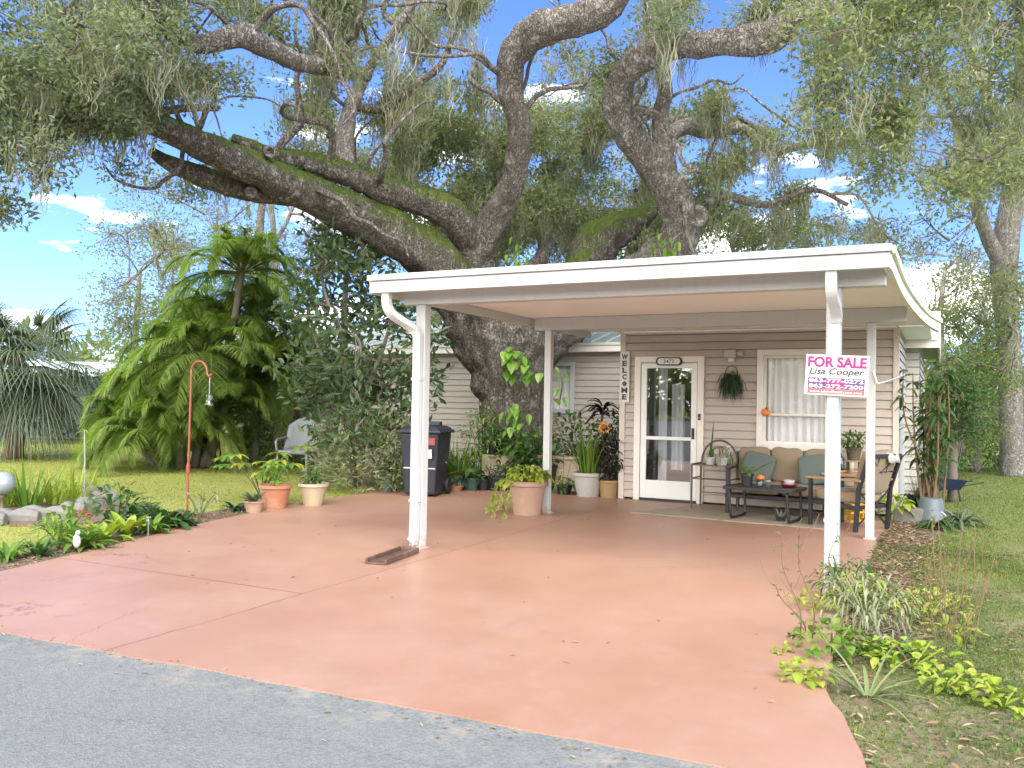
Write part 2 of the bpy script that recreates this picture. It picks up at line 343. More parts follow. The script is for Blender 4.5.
def mat_drive():
    m, nt, b, out = newmat('painted_concrete'); v = coord(nt); s = N(nt, 'ShaderNodeSeparateXYZ', inp={0: v}); x, y = s.outputs[0], s.outputs[1]
    big = nse(nt, v, .55, 5, .6); med = nse(nt, v, 2.6, 6, .7); fine = nse(nt, v, 45, 4, .7)
    c = mixc(nt, N(nt, 'ShaderNodeMapRange', inp={0: big, 1: .35, 2: .65}).outputs[0], (.312, .170, .113), (.34, .206, .147))
    c = mixc(nt, N(nt, 'ShaderNodeMapRange', inp={0: med, 1: .45, 2: .75, 3: 0., 4: .35}).outputs[0], c, (.27, .154, .108))
    # worn pale patches, more of them out by the road
    w = math_(nt, 'ADD', nse(nt, v, 1.5, 7, .72), N(nt, 'ShaderNodeMapRange', inp={0: y, 1: -3.6, 2: 1., 3: .10, 4: -.02}).outputs[0])
    c = mixc(nt, N(nt, 'ShaderNodeMapRange', inp={0: w, 1: .58, 2: .78, 3: 0., 4: .45}).outputs[0], c, (.37, .26, .21))
    chip = nse(nt, v, 3.1, 8, .8); c = mixc(nt, N(nt, 'ShaderNodeMapRange', inp={0: chip, 1: .675, 2: .70, 3: 0., 4: .75}).outputs[0], c, (.45, .39, .34))
    sp = nse(nt, v, 60, 3, .7); c = mixc(nt, N(nt, 'ShaderNodeMapRange', inp={0: sp, 1: .68, 2: .76, 3: 0., 4: .5}).outputs[0], c, (.22, .11, .08))
    cv = N(nt, 'ShaderNodeTexVoronoi', feature='DISTANCE_TO_EDGE', inp={'Vector': mixc(nt, .3, v, nse(nt, v, 1.1, 5, .7, 1)), 'Scale': .55}).outputs[0]
    hair = math_(nt, 'MULTIPLY', math_(nt, 'LESS_THAN', cv, .0016), N(nt, 'ShaderNodeMapRange', inp={0: nse(nt, v, .7, 3), 1: .5, 2: .6}).outputs[0]); c = mixc(nt, math_(nt, 'MULTIPLY', hair, .6), c, (.14, .08, .06))
    stv = N(nt, 'ShaderNodeMapping', inp={'Vector': v, 'Scale': (3.2, .35, 1)}).outputs[0]; tyre = nse(nt, stv, 1.6, 6, .7)
    c = mixc(nt, N(nt, 'ShaderNodeMapRange', inp={0: tyre, 1: .55, 2: .78, 3: 0., 4: .30}).outputs[0], c, (.24, .145, .11))
    drip = nse(nt, v, 5.5, 3, .5); c = mixc(nt, N(nt, 'ShaderNodeMapRange', inp={0: drip, 1: .74, 2: .79, 3: 0., 4: .3}).outputs[0], c, (.21, .12, .09))
    # control joints cut in the slab
    wob = math_(nt, 'MULTIPLY', math_(nt, 'SUBTRACT', nse(nt, v, 1.2, 5, .7), .5), .10)
    jx = math_(nt, 'ABSOLUTE', math_(nt, 'ADD', math_(nt, 'ADD', x, 3.36), wob)); jx = math_(nt, 'LESS_THAN', jx, math_(nt, 'MULTIPLY', nse(nt, v, 2, 3), .016))
    jy = math_(nt, 'ABSOLUTE', math_(nt, 'ADD', math_(nt, 'ADD', y, 2.07), math_(nt, 'MULTIPLY', wob, .2)))
    jy = math_(nt, 'MULTIPLY', math_(nt, 'LESS_THAN', jy, .0075), math_(nt, 'LESS_THAN', x, -3.36))
    j = math_(nt, 'MAXIMUM', math_(nt, 'MULTIPLY', jx, .55), math_(nt, 'MULTIPLY', jy, .8)); c = mixc(nt, j, c, (.12, .06, .045))
    nt.links.new(c, b.inputs['Base Color'])
    r = N(nt, 'ShaderNodeMapRange', inp={0: big, 1: .3, 2: .7, 3: .36, 4: .55}).outputs[0]; nt.links.new(r, b.inputs['Roughness']); b.inputs['Specular IOR Level'].default_value = .45
    bump(nt, b, math_(nt, 'SUBTRACT', math_(nt, 'ADD', math_(nt, 'MULTIPLY', med, .8), math_(nt, 'MULTIPLY', fine, .25)), j), .25, .006); return m
M['drive'] = mat_drive()
def mat_road():
    m, nt, b, out = newmat('asphalt'); v = coord(nt); vo = N(nt, 'ShaderNodeTexVoronoi', inp={'Vector': v, 'Scale': 95.}); vc = N(nt, 'ShaderNodeSeparateColor', inp={0: vo.outputs['Color']}).outputs[0]
    big = nse(nt, v, .8, 5, .65)
    c = mixc(nt, big, (.095, .109, .104), (.150, .165, .157)); c = mixc(nt, math_(nt, 'MULTIPLY', vc, .55), c, (.235, .25, .24))
    c = mixc(nt, N(nt, 'ShaderNodeMapRange', inp={0: nse(nt, v, 2.4, 6, .7), 1: .58, 2: .72, 3: 0., 4: .35}).outputs[0], c, (.10, .112, .115))
    cv = N(nt, 'ShaderNodeTexVoronoi', feature='DISTANCE_TO_EDGE', inp={'Vector': mixc(nt, .35, v, nse(nt, v, 1.3, 5, .7, 1)), 'Scale': .6}).outputs[0]
    c = mixc(nt, math_(nt, 'MULTIPLY', math_(nt, 'LESS_THAN', cv, .0025), .22), c, (.05, .055, .055))
    sy = N(nt, 'ShaderNodeSeparateXYZ', inp={0: v}).outputs[1]; sand = math_(nt, 'MULTIPLY', N(nt, 'ShaderNodeMapRange', inp={0: sy, 1: -4.15, 2: -3.65}).outputs[0], N(nt, 'ShaderNodeMapRange', inp={0: nse(nt, v, 5, 6, .75), 1: .48, 2: .66, 3: 0., 4: .7}).outputs[0])
    c = mixc(nt, sand, c, (.33, .28, .22))
    nt.links.new(c, b.inputs['Base Color']); b.inputs['Roughness'].default_value = .8; b.inputs['Specular IOR Level'].default_value = .35
    bump(nt, b, math_(nt, 'ADD', vo.outputs['Distance'], math_(nt, 'MULTIPLY', nse(nt, v, 160, 3), .6)), .5, .006); return m
M['road'] = mat_road()
def mat_ground():
    m, nt, b, out = newmat('lawn_ground'); v = coord(nt)
    n = nse(nt, v, 7, 6, .7); p = nse(nt, v, .9, 6, .7); f = nse(nt, v, 40, 4, .7); s = N(nt, 'ShaderNodeSeparateXYZ', inp={0: v}); x, y = s.outputs[0], s.outputs[1]
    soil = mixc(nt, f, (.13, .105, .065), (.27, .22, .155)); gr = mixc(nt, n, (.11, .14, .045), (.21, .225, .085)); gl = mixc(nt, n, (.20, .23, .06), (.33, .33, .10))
    gr = mixc(nt, N(nt, 'ShaderNodeMapRange', inp={0: x, 1: -2., 2: -8.}).outputs[0], gr, gl)  # ground tone brightens to the left, sunlight on that lawn painted in
    bare = math_(nt, 'ADD', p, N(nt, 'ShaderNodeMapRange', inp={0: y, 1: -4., 2: 5., 3: .10, 4: -.12}).outputs[0])
    bare = math_(nt, 'MULTIPLY', N(nt, 'ShaderNodeMapRange', inp={0: bare, 1: .44, 2: .60}).outputs[0], N(nt, 'ShaderNodeMapRange', inp={0: x, 1: -3., 2: 0.}).outputs[0])
    nt.links.new(mixc(nt, bare, gr, soil), b.inputs['Base Color']); b.inputs['Roughness'].default_value = .95; b.inputs['Specular IOR Level'].default_value = .1
    bump(nt, b, math_(nt, 'ADD', n, math_(nt, 'MULTIPLY', f, .5)), .6, .03); return m
M['ground'] = mat_ground()
M['bed'] = plain('mulch_bed', (.13, .09, .06), .95, .5, 25, .8, 60, dirt=(.30, .24, .17), dirtamt=.7)
def mat_roof():
    m, nt, b, out = newmat('pale_metal_roof'); v = coord(nt)
    c = mixc(nt, nse(nt, v, 1.5, 5), (.50, .57, .50), (.66, .70, .64)); st = N(nt, 'ShaderNodeMapping', inp={'Vector': v, 'Scale': (6, 1, 1)}).outputs[0]
    c = mixc(nt, N(nt, 'ShaderNodeMapRange', inp={0: nse(nt, st, 2, 6, .75), 1: .52, 2: .72, 3: 0., 4: .6}).outputs[0], c, (.24, .27, .19))
    nt.links.new(c, b.inputs['Base Color']); b.inputs['Roughness'].default_value = .5; return m
M['roof'] = mat_roof()
def mat_rug():
    m, nt, b, out = newmat('worn_rug'); v = coord(nt)
    w = N(nt, 'ShaderNodeTexVoronoi', inp={'Vector': v, 'Scale': 5.}).outputs[0]; n = nse(nt, v, 9, 6, .7)
    c = mixc(nt, N(nt, 'ShaderNodeMapRange', inp={0: w, 1: .1, 2: .3}).outputs[0], (.20, .17, .12), (.36, .30, .22)); c = mixc(nt, math_(nt, 'MULTIPLY', n, .6), c, (.16, .15, .11))
    nt.links.new(c, b.inputs['Base Color']); b.inputs['Roughness'].default_value = .95; bump(nt, b, nse(nt, v, 200, 2), .4, .004); return m
M['rug'] = mat_rug()
def mat_print():
    m, nt, b, out = newmat('printed_sticker'); v = coord(nt); n = nse(nt, v, 55, 2, .5)
    c = ramp(nt, n, [(.40, (.75, .75, .73)), (.5, (.3, .32, .33)), (.56, (.7, .7, .68)), (.7, (.15, .3, .2))]); nt.links.new(c, b.inputs['Base Color']); return m
M['sticker'] = mat_print()
# ------------------------------------------------------------------ world and sun
SUN = nz(np.array([.55, -.55, .86])); el = math.asin(SUN[2]); az = math.atan2(SUN[0], SUN[1])
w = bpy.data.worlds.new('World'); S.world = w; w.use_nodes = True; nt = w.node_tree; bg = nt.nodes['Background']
sky = N(nt, 'ShaderNodeTexSky', sky_type='NISHITA', sun_disc=False, sun_elevation=el, sun_rotation=az, air_density=1.0, dust_density=.6, ozone_density=3.0)
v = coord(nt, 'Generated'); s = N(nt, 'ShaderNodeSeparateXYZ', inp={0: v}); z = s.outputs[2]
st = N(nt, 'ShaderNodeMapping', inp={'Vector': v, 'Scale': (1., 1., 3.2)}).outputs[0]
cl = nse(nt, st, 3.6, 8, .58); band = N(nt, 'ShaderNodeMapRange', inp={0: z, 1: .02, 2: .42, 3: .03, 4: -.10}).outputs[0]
f = N(nt, 'ShaderNodeMapRange', inp={0: math_(nt, 'ADD', math_(nt, 'ADD', cl, band), N(nt, 'ShaderNodeMapRange', inp={0: s.outputs[1], 1: .15, 2: -.40, 3: 0., 4: .26}).outputs[0]), 1: .52, 2: .64, 3: 0., 4: .9}).outputs[0]  # extra unseen cloud cover added behind the camera to brighten and whiten the fill
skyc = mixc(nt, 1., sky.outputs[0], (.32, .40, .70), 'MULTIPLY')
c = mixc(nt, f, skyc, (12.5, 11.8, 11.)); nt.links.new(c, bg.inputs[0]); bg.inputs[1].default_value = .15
sl = bpy.data.lights.new('sun', 'SUN'); sl.energy = 1.1; sl.angle = math.radians(55); sl.color = (1, .95, .86); so = bpy.data.objects.new('sun', sl); C.objects.link(so)
so.rotation_euler = Vector(SUN).to_track_quat('Z', 'Y').to_euler(); so.location = (10, -10, 20)
S.view_settings.view_transform = 'Standard'; S.view_settings.look = 'None'; S.view_settings.exposure = 1.8; S.view_settings.gamma = 1
# ------------------------------------------------------------------ setting
def edge_jitter(P, step, amp, seed=0):
    out = []
    for a, b in zip(P, P[1:]+P[:1]):
        a, b = np.array(a, float), np.array(b, float); L = np.linalg.norm(b-a); k = max(1, int(L/step)); nrm = np.array([-(b-a)[1], (b-a)[0]])/max(L, 1e-6)
        for i in range(k):
            p = a+(b-a)*i/k; out.append(tuple(p+nrm*amp*(noise.noise(Vector((p[0]*2.3+seed, p[1]*2.3, .5)))+.6*noise.noise(Vector((p[0]*9+seed, p[1]*9, 3.))))))
    return out
g = MB(); xs = np.concatenate([[-400, -150, -60], np.arange(-30, 12.1, .75), [20, 60, 150, 400]]); ys = np.concatenate([[-300, -80, -30], np.arange(-8, 26, .75), [40, 80, 200, 500]])
V = np.array([[x, y, -.035+(.022*noise.noise(Vector((x*.7, y*.7, 0))) if (x > .9 or x < -7.6) and -3 < y < 30 and -30 < x < 12 else 0)] for y in ys for x in xs])
i, j = np.meshgrid(np.arange(len(ys)-1), np.arange(len(xs)-1), indexing='ij'); nx = len(xs)
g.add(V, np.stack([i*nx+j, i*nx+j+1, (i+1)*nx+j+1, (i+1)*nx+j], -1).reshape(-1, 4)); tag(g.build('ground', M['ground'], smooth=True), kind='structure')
DR = [(-8.2, -3.80), (-4.21, -3.76), (-2.68, -3.68), (-1.48, -3.63), (.06, -3.56), (.62, -3.53), (.50, -3.31), (.36, -2.73), (.24, -2.41), (.17, -1.2), (.15, 1.7), (.13, 4.9), (.19, 5.3), (-3.55, 5.34), (-5.5, 5.34), (-6.45, 4.75), (-7.05, 4.2), (-7.0, 2.06), (-6.62, .02), (-6.16, -1.57), (-5.9, -2.7), (-6.6, -3.3)]
g = MB(); g.prism(edge_jitter(DR, .12, .022), -.12, 0.); tag(g.build('driveway', M['drive']), kind='structure')
g = MB(); P = edge_jitter([(12, -3.45), (.6, -3.5), (-8.2, -3.74), (-20, -4.2)], .06, .022, 5)[:-1]; k_ = max(range(len(P)), key=lambda q: -P[q][0]); P = [p for p in P[:k_+1]]+[(-60, -6), (-60, -60), (60, -60), (60, -3.45)]; P = P[::-1]; g.prism(P, -.10, -.006); tag(g.build('road', M['road']), kind='structure')
# mulch of the beds (soil laid on the lawn)
def soilpatch(name, pts, z=.0):
    g = MB(); g.prism(edge_jitter(pts, .15, .10, 3), -.08, z); tag(g.build(name, M['bed']), kind='structure')
soilpatch('mulch', [(-6.3, -3.4), (-5.88, -2.72), (-6.14, -1.57), (-6.6, .02), (-6.98, 2.06), (-7.45, 2.2), (-7.25, .3), (-6.75, -1.2), (-6.5, -2.6), (-6.9, -3.4)], -.008)
soilpatch('mulch', [(-9.9, .15), (-9.5, -.5), (-8.3, -1.05), (-7.6, -.35), (-7.55, .5), (-8.4, 1.0), (-9.6, .9)], -.012)
soilpatch('mulch', [(.15, -1.7), (.17, 1.), (.16, 4.8), (.25, 5.2), (.8, 4.9), (.55, 2.5), (.5, .5), (.6, -1.7)], -.012)
soilpatch('mulch', [(-7.15, 4.3), (-6.5, 4.85), (-5.5, 5.4), (-3.7, 5.4), (-3.7, 7.9), (-10, 7.9), (-8.0, 4.7)], -.006)
# ------------------------------------------------------------------ carport (one thing)
cp = thing('carport', 'white flat-roofed carport on four posts over the red driveway', 'carport', (0, 0, 0))
edge = spline([(-.35, .40), (1.3, .42), (2.8, .48), (4.2, .57), (5.28, .70)], 6)        # (y, x) of the right eave
pts = [(-4.03, -.33)]+[(x-.03, y if k else y+.02) for k, (y, x) in enumerate(edge)]+[(-4.03, 5.28)]
g = MB(); g.prism(pts, 2.50, 2.545); g.build('roof_panel', M['soffit'], cp)
g = MB(); g.box(-4.06, .415, -.40, -.33, 2.405, 2.515); g.box(-4.075, .43, -.425, -.31, 2.518, 2.572); g.build('front_gutter', M['fascia'], cp, bev=.006)
g = MB(); k = len(edge)
for (z0, z1, o0, o1) in ((2.405, 2.515, 0., .05), (2.518, 2.572, -.02, .075)):
    V = []
    for y, x in edge: V += [(x+o0-.03, y+.02, z0), (x+o1-.03, y+.02, z0), (x+o1-.03, y+.02, z1), (x+o0-.03, y+.02, z1)]
    i = np.arange(k-1)[:, None]*4; q = np.concatenate([i+np.array([[a, (a+1) % 4, 4+(a+1) % 4, 4+a]]) for a in range(4)])
    g.add(V, q); g.f.append(np.array([[0, 3, 2, 1]])+g.n-len(V)); g.f.append(np.array([[0, 1, 2, 3]])+g.n-4)
M['gutter_moss'] = plain('algae_stained_gutter', (.74, .77, .64), .5, .12, 5, dirt=(.36, .44, .16), dirtamt=.85)
g.build('side_gutter', M['gutter_moss'], cp)
g = MB(); g.box(-4.10, -4.04, -.33, 5.25, 2.405, 2.515); g.box(-4.12, -4.035, -.33, 5.25, 2.518, 2.572); g.build('side_gutter', M['fascia'], cp, bev=.005)
g = MB(); g.box(-3.90, .37, -.06, .06, 2.325, 2.497); g.build('beam', M['white'], cp, bev=.006)
g = MB(); g.box(-3.96, .40, 3.04, 3.16, 2.34, 2.497); g.build('beam', M['white'], cp, bev=.006)
def post(x, y, zt, w=.105):
    g = MB(); g.box(x-w/2, x+w/2, y-w/2, y+w/2, 0, zt); o = g.build('post', M['white'], cp, bev=.007)
    g = MB(); g.box(x-w/2-.02, x+w/2+.02, y-w/2-.02, y+w/2+.02, .0, .012); g.build('base_plate', M['white'], o, bev=.003)
post(-3.71, .0, 2.324); post(.005, .0, 2.324); post(-3.775, 3.1, 2.339, .09); post(.055, 3.1, 2.339, .09)
def downspout(P, w=.078, d=.06):
    g = MB(); P = spline(np.array(P), 5); T = nz(np.gradient(P, axis=0)); V = []
    for p, t in zip(P, T):
        u = np.array([1., 0, 0]); u = nz(u-t*(u@t)); q = np.cross(t, u)
        for a, b in ((-1, -1), (0, -1.0), (0, -.82), (.12, -.82), (.12, -1), (1, -1), (1, 1), (-1, 1)): V.append(p+u*a*w/2+q*b*d/2)
    n = 8; k = len(P); i, j = np.meshgrid(np.arange(k-1), np.arange(n), indexing='ij'); jj = (j+1) % n
    g.add(V, np.stack([i*n+j, i*n+jj, (i+1)*n+jj, (i+1)*n+j], -1).reshape(-1, 4)); g.f.append(np.arange(n)[None]+g.n-n); return g.build('downspout', M['white'], cp)
dd = downspout([(-3.90, -.345, 2.41), (-3.90, -.335, 2.30), (-3.87, -.29, 2.21), (-3.78, -.16, 2.12), (-3.72, -.105, 2.05), (-3.705, -.095, 1.9), (-3.705, -.095, 1.0), (-3.705, -.095, .16), (-3.73, -.13, .07)])
for z in (.45, 1.6): g = MB(); g.box(-3.752, -3.658, -.13, -.04, z, z+.025); g.build('strap', M['white'], dd)
dd = downspout([(.02, -.345, 2.41), (.02, -.335, 2.31), (.02, -.30, 2.24), (.035, -.19, 2.15), (.035, -.115, 2.07), (.02, -.095, 1.95), (.01, -.095, 1.0), (.01, -.095, .03)])
for z in (.55, 1.62): g = MB(); g.box(-.042, .062, -.13, -.04, z, z+.025); g.build('strap', M['white'], dd)
# splash block
a, b = gnd(372, 566), gnd(412, 551); ang = math.atan2(b[1]-a[1], b[0]-a[0]); t = thing('splash_block', 'brown plastic splash block on the red driveway at the post foot', 'splash block', (a+b)/2, ang)
L = np.linalg.norm(b-a)*.42; t.scale = (1, .82, .9); g = MB(); g.box(-L, L, -.105, .105, .004, .016); g.build('tray', M['brownpl'], t, bev=.004)
g = MB(); g.box(-L, L, -.125, -.095, .003, .055); g.box(-L, L, .095, .125, .003, .055); g.box(L-.03, L+.002, -.094, .094, .0032, .06); g.build('rim', M['brownpl'], t, bev=.006)
# ------------------------------------------------------------------ the house
hs = thing('house', 'low beige clapboard house with a front room and metal roof', 'house', (0, 5.3, 0))
def clap(g, p0, p1, z0, z1, out, e=.115, holes=()):
    p0, p1 = np.array(p0, float), np.array(p1, float); L = np.linalg.norm(p1-p0); d = (p1-p0)/L; out = np.array(out, float); z = z0
    while z < z1-1e-6:
        zt = min(z+e, z1); br = sorted(set([z, zt]+[h for _, _, a, b in holes for h in (a, b) if z < h < zt]))
        for a, b in zip(br, br[1:]):
            mid = (a+b)/2; seg = [(0, L)]
            for (u0, u1, h0, h1) in holes:
                if h0 < mid < h1: seg = [s for (s0, s1) in seg for s in ((s0, min(s1, u0)), (max(s0, u1), s1)) if s[1]-s[0] > 1e-4]
            for s0, s1 in seg:
                gz = .010 if a == z else 0.; a0_ = a; a = a+gz; oa, ob = .018*(1-(a-z)/e), .018*(1-(b-z)/e); A = [p0[:2]+d[:2]*s0, p0[:2]+d[:2]*s1]
                V = [[*(A[0]+out[:2]*oa), a], [*(A[1]+out[:2]*oa), a], [*(A[1]+out[:2]*ob), b], [*(A[0]+out[:2]*ob), b]]; F_ = [(0, 1, 2, 3)]
                if gz: B = [q-out[:2]*.03 for q in A]; V += [[*B[0], a], [*B[1], a], [*B[1], a0_], [*B[0], a0_], [*A[1], a0_], [*A[0], a0_]]; F_ += [(4, 5, 1, 0), (7, 6, 5, 4), (9, 8, 6, 7)]
                a = a0_
                g.add(V, F_)
        z = zt
XL, XR, YW, YM = -3.56, .215, 5.32, 8.0
DX0, DX1 = -3.265, -2.405; WX0, WX1, WZ0, WZ1 = -1.485, -.58, .90, 2.12
g = MB(); clap(g, (XL, YW), (XR, YW), .02, 2.498, (0, -1), holes=[(DX0-XL, DX1-XL, 0, 2.03), (WX0-XL, WX1-XL, WZ0, WZ1)]); g.build('front_wall', M['siding'], hs, world=True)
g = MB(); clap(g, (XR, YW), (XR, YM), .02, 2.48, (1, 0)); g.build('side_wall', M['siding_lit'], hs, world=True)
g = MB(); clap(g, (XL, YM), (XL, YW), .02, 2.48, (-1, 0)); g.build('side_wall', M['siding'], hs, world=True)
g = MB(); g.box(XR-.045, XR+.028, YW-.028, YW+.03, .0, 2.478); g.build('corner_board', M['cornertrim'], hs, bev=.003, world=True)
g = MB(); g.box(XL-.03, XL+.055, YW-.028, YW+.03, .0, 2.478); g.build('corner_board', M['cornertrim'], hs, bev=.003, world=True)
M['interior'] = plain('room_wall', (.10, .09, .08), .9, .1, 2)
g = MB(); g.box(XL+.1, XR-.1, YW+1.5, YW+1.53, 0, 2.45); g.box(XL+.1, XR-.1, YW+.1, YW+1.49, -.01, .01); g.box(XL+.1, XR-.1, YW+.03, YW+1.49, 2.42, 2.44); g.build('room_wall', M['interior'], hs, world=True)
# door
g = MB(); g.box(-3.355, -3.262, YW-.04, YW+.02, .0, 2.12); g.box(-2.408, -2.315, YW-.04, YW+.02, .0, 2.12); g.box(-3.262, -2.408, YW-.0405, YW+.02, 2.03, 2.1205); g.build('door_frame', M['trim'], hs, bev=.004, world=True)
g = MB(); dx0, dx1, dz1 = -3.255, -2.415, 2.022
gx0, gx1 = dx0+.085, dx1-.085
g.box(dx0, gx0, YW-.025, YW+.015, .035, dz1); g.box(gx1, dx1, YW-.025, YW+.015, .035, dz1); g.box(gx0, gx1, YW-.0248, YW+.015, dz1-.075, dz1-.0005); g.box(gx0, gx1, YW-.0248, YW+.015, .0355, .30); g.box(gx0, gx1, YW-.0246, YW+.015, .895, .945)
dr = g.build('storm_door', M['door'], hs, bev=.004, world=True)
g = MB(); g.add([(gx0, YW, .30), (gx1, YW, .30), (gx1, YW, .895), (gx0, YW, .895), (gx0, YW, .945), (gx1, YW, .945), (gx1, YW, dz1-.075), (gx0, YW, dz1-.075)], [(0, 1, 2, 3), (4, 5, 6, 7)]); g.build('glass', M['doorglass'], dr, world=True)
g = MB(); g.box(gx1+.012, gx1+.05, YW-.036, YW-.0255, .92, 1.08); g.bar((gx1+.03, YW-.06, .95), (gx1+.03, YW-.06, 1.06), .016, .016); g.bar((gx1+.03, YW-.06, .98), (gx1+.03, YW-.03, .98), .01, .01); g.bar((gx1+.03, YW-.06, 1.04), (gx1+.03, YW-.03, 1.04), .01, .01); g.build('handle', M['black'], dr, world=True)
g = MB(); g.box(dx0, dx1, YW-.06, YW+.02, .001, .032); g.build('threshold', M['black'], hs, world=True)
g = MB()
def pleats(g, x0, x1, y, z0, z1, wl=.085, amp=.022, gather=.0):
    n = int((x1-x0)/.009); xs = np.linspace(x0, x1, n); V = []
    for kz, z in enumerate(np.linspace(z0, z1, 9)):
        for q in xs:
            f = gather*math.sin(PI*kz/8); xx = q+f*((x0+x1)/2-q)
            V.append((xx, y+amp*math.sin(2*PI*q/wl+1.3*math.sin(q*9))+.006*math.sin(q*60+z*3), z))
    i, j = np.meshgrid(np.arange(8), np.arange(n-1), indexing='ij'); g.add(V, np.stack([i*n+j, i*n+j+1, (i+1)*n+j+1, (i+1)*n+j], -1).reshape(-1, 4))
pleats(g, gx0+.13, gx0+.27, YW+.16, .1, 1.98); pleats(g, gx0+.32, gx0+.52, YW+.18, .45, 1.72); g.build('curtain', M['curtain'], dr, smooth=True, world=True)
# window
g = MB(); T = .085; g.box(WX0-T, WX0, YW-.045, YW+.02, WZ0-T, WZ1+T); g.box(WX1, WX1+T, YW-.045, YW+.02, WZ0-T, WZ1+T); g.box(WX0, WX1, YW-.0448, YW+.02, WZ1, WZ1+T-.0005); g.box(WX0, WX1, YW-.07, YW+.02, WZ0-T, WZ0)
wn = g.build('window', M['trim'], hs, bev=.004, world=True)
g = MB(); t = .035; zm = 1.30
for (a, b, y) in ((WZ0, zm+.02, 0.), (zm-.02, WZ1, .03)):
    g.box(WX0, WX0+t, YW-.015+y, YW+.012+y, a, b); g.box(WX1-t, WX1, YW-.015+y, YW+.012+y, a, b); g.box(WX0+t, WX1-t, YW-.0148+y, YW+.0118+y, a, a+t); g.box(WX0+t, WX1-t, YW-.0148+y, YW+.0118+y, b-t, b)
g.build('sash', M['trim'], wn, bev=.003, world=True)
g = MB(); g.add([(WX0+t, YW, WZ0+t), (WX1-t, YW, WZ0+t), (WX1-t, YW, zm-.015), (WX0+t, YW, zm-.015), (WX0+t, YW+.03, zm+.015), (WX1-t, YW+.03, zm+.015), (WX1-t, YW+.03, WZ1-t), (WX0+t, YW+.03, WZ1-t)], [(0, 1, 2, 3), (4, 5, 6, 7)]); g.build('glass', M['glass'], wn, world=True)
g = MB(); pleats(g, WX0-.05, WX1+.05, YW+.066, WZ0-.1, WZ1+.05, .10, .022); g.build('curtain', M['curtain'], wn, smooth=True, world=True)
# main body behind: wing wall, its window and the metal roof
wx0, wx1 = float(ony(551, 362, YM)[0]), float(ony(575, 362, YM)[0]); wz1, wz0 = float(ony(575, 362, YM)[2]), float(ony(570, 413, YM)[2])
wx0 -= .35
g = MB(); clap(g, (-14, YM), (XL, YM), .0, 2.36, (0, -1), holes=[(wx0+14, wx1+14, wz0, wz1)]); g.build('rear_wall', M['siding_grey'], hs, world=True)
g = MB(); clap(g, (XR, YM), (.42, YM), .0, 2.40, (0, -1)); clap(g, (.42, YM), (.42, 12.), .0, 2.40, (1, 0)); g.build('rear_wall', M['siding_lit'], hs, world=True)
g = MB(); t = .075; g.box(wx0-.01, wx0+t, YM-.05, YM+.02, wz0, wz1); g.box(wx1-t, wx1+.01, YM-.05, YM+.02, wz0, wz1); g.box(wx0+t, wx1-t, YM-.0495, YM+.02, wz1-t, wz1+.01); g.box(wx0+t, wx1-t, YM-.0495, YM+.02, wz0-.01, wz0+t)
w2 = g.build('window', M['white'], hs, bev=.004, world=True)
g = MB(); g.add([(wx0+t, YM, wz0+t), (wx1-t, YM, wz0+t), (wx1-t, YM, wz1-t), (wx0+t, YM, wz1-t)], [(0, 1, 2, 3)]); g.build('glass', M['glass'], w2, world=True)
g = MB(); pleats(g, wx0, wx1, YM+.09, wz0, wz1, .09, .02); g.build('curtain', M['curtain'], w2, smooth=True, world=True)
g = MB(); g.box(-14.1, XL-.02, YM-.30, YM-.26, 2.36, 2.47); g.box(-14.1, XL-.02, YM-.255, YM-.02, 2.365, 2.385); g.build('eave', M['trim'], hs, world=True)
g = MB()
for (y0, z0, y1, z1, x0, x1) in ((YM-.34, 2.475, 10.4, 3.15, -14.2, .68), (13.2, 2.475, 10.4, 3.15, -14.2, .68)):
    dz = .05; g.add([(x0, y0, z0), (x1, y0, z0), (x1, y1, z1), (x0, y1, z1), (x0, y0, z0+dz), (x1, y0, z0+dz), (x1, y1, z1+dz), (x0, y1, z1+dz)], [(0, 3, 2, 1), (4, 5, 6, 7), (0, 1, 5, 4), (1, 2, 6, 5), (2, 3, 7, 6), (3, 0, 4, 7)] if y0 < y1 else [(0, 1, 2, 3), (7, 6, 5, 4), (4, 5, 1, 0), (5, 6, 2, 1), (6, 7, 3, 2), (7, 4, 0, 3)])
    for x in np.arange(x0+.2, x1, .3): g.bar((x, y0, z0+dz+.008), (x, y1, z1+dz+.008), .03, .03)
g.build('roof', M['roof'], hs, world=True)
g = MB(); g.box(.22, .675, YM-.30, YM-.26, 2.36, 2.50); g.add([(.68, YM-.3, 2.36), (.68, YM-.3, 2.54), (.68, 10.4, 3.2), (.68, 13.2, 2.5), (.68, 13.2, 2.36), (.71, YM-.3, 2.36), (.71, YM-.3, 2.54), (.71, 10.4, 3.2), (.71, 13.2, 2.5), (.71, 13.2, 2.36)], [(4, 3, 2, 1, 0), (5, 6, 7, 8, 9), (0, 1, 6, 5), (1, 2, 7, 6), (2, 3, 8, 7), (3, 4, 9, 8), (4, 0, 5, 9)]); g.build('gable_trim', M['trim'], hs, world=True)
# flat roof over the front room with its eave
g = MB(); g.box(XL-.15, .60, 5.31, YM-.35, 2.501, 2.60); g.build('front_room_roof', M['trim'], hs, bev=.006, world=True)
g = MB(); g.box(.23, .595, 5.315, YM-.36, 2.484, 2.4985); g.build('eave', M['soffit'], hs, world=True)
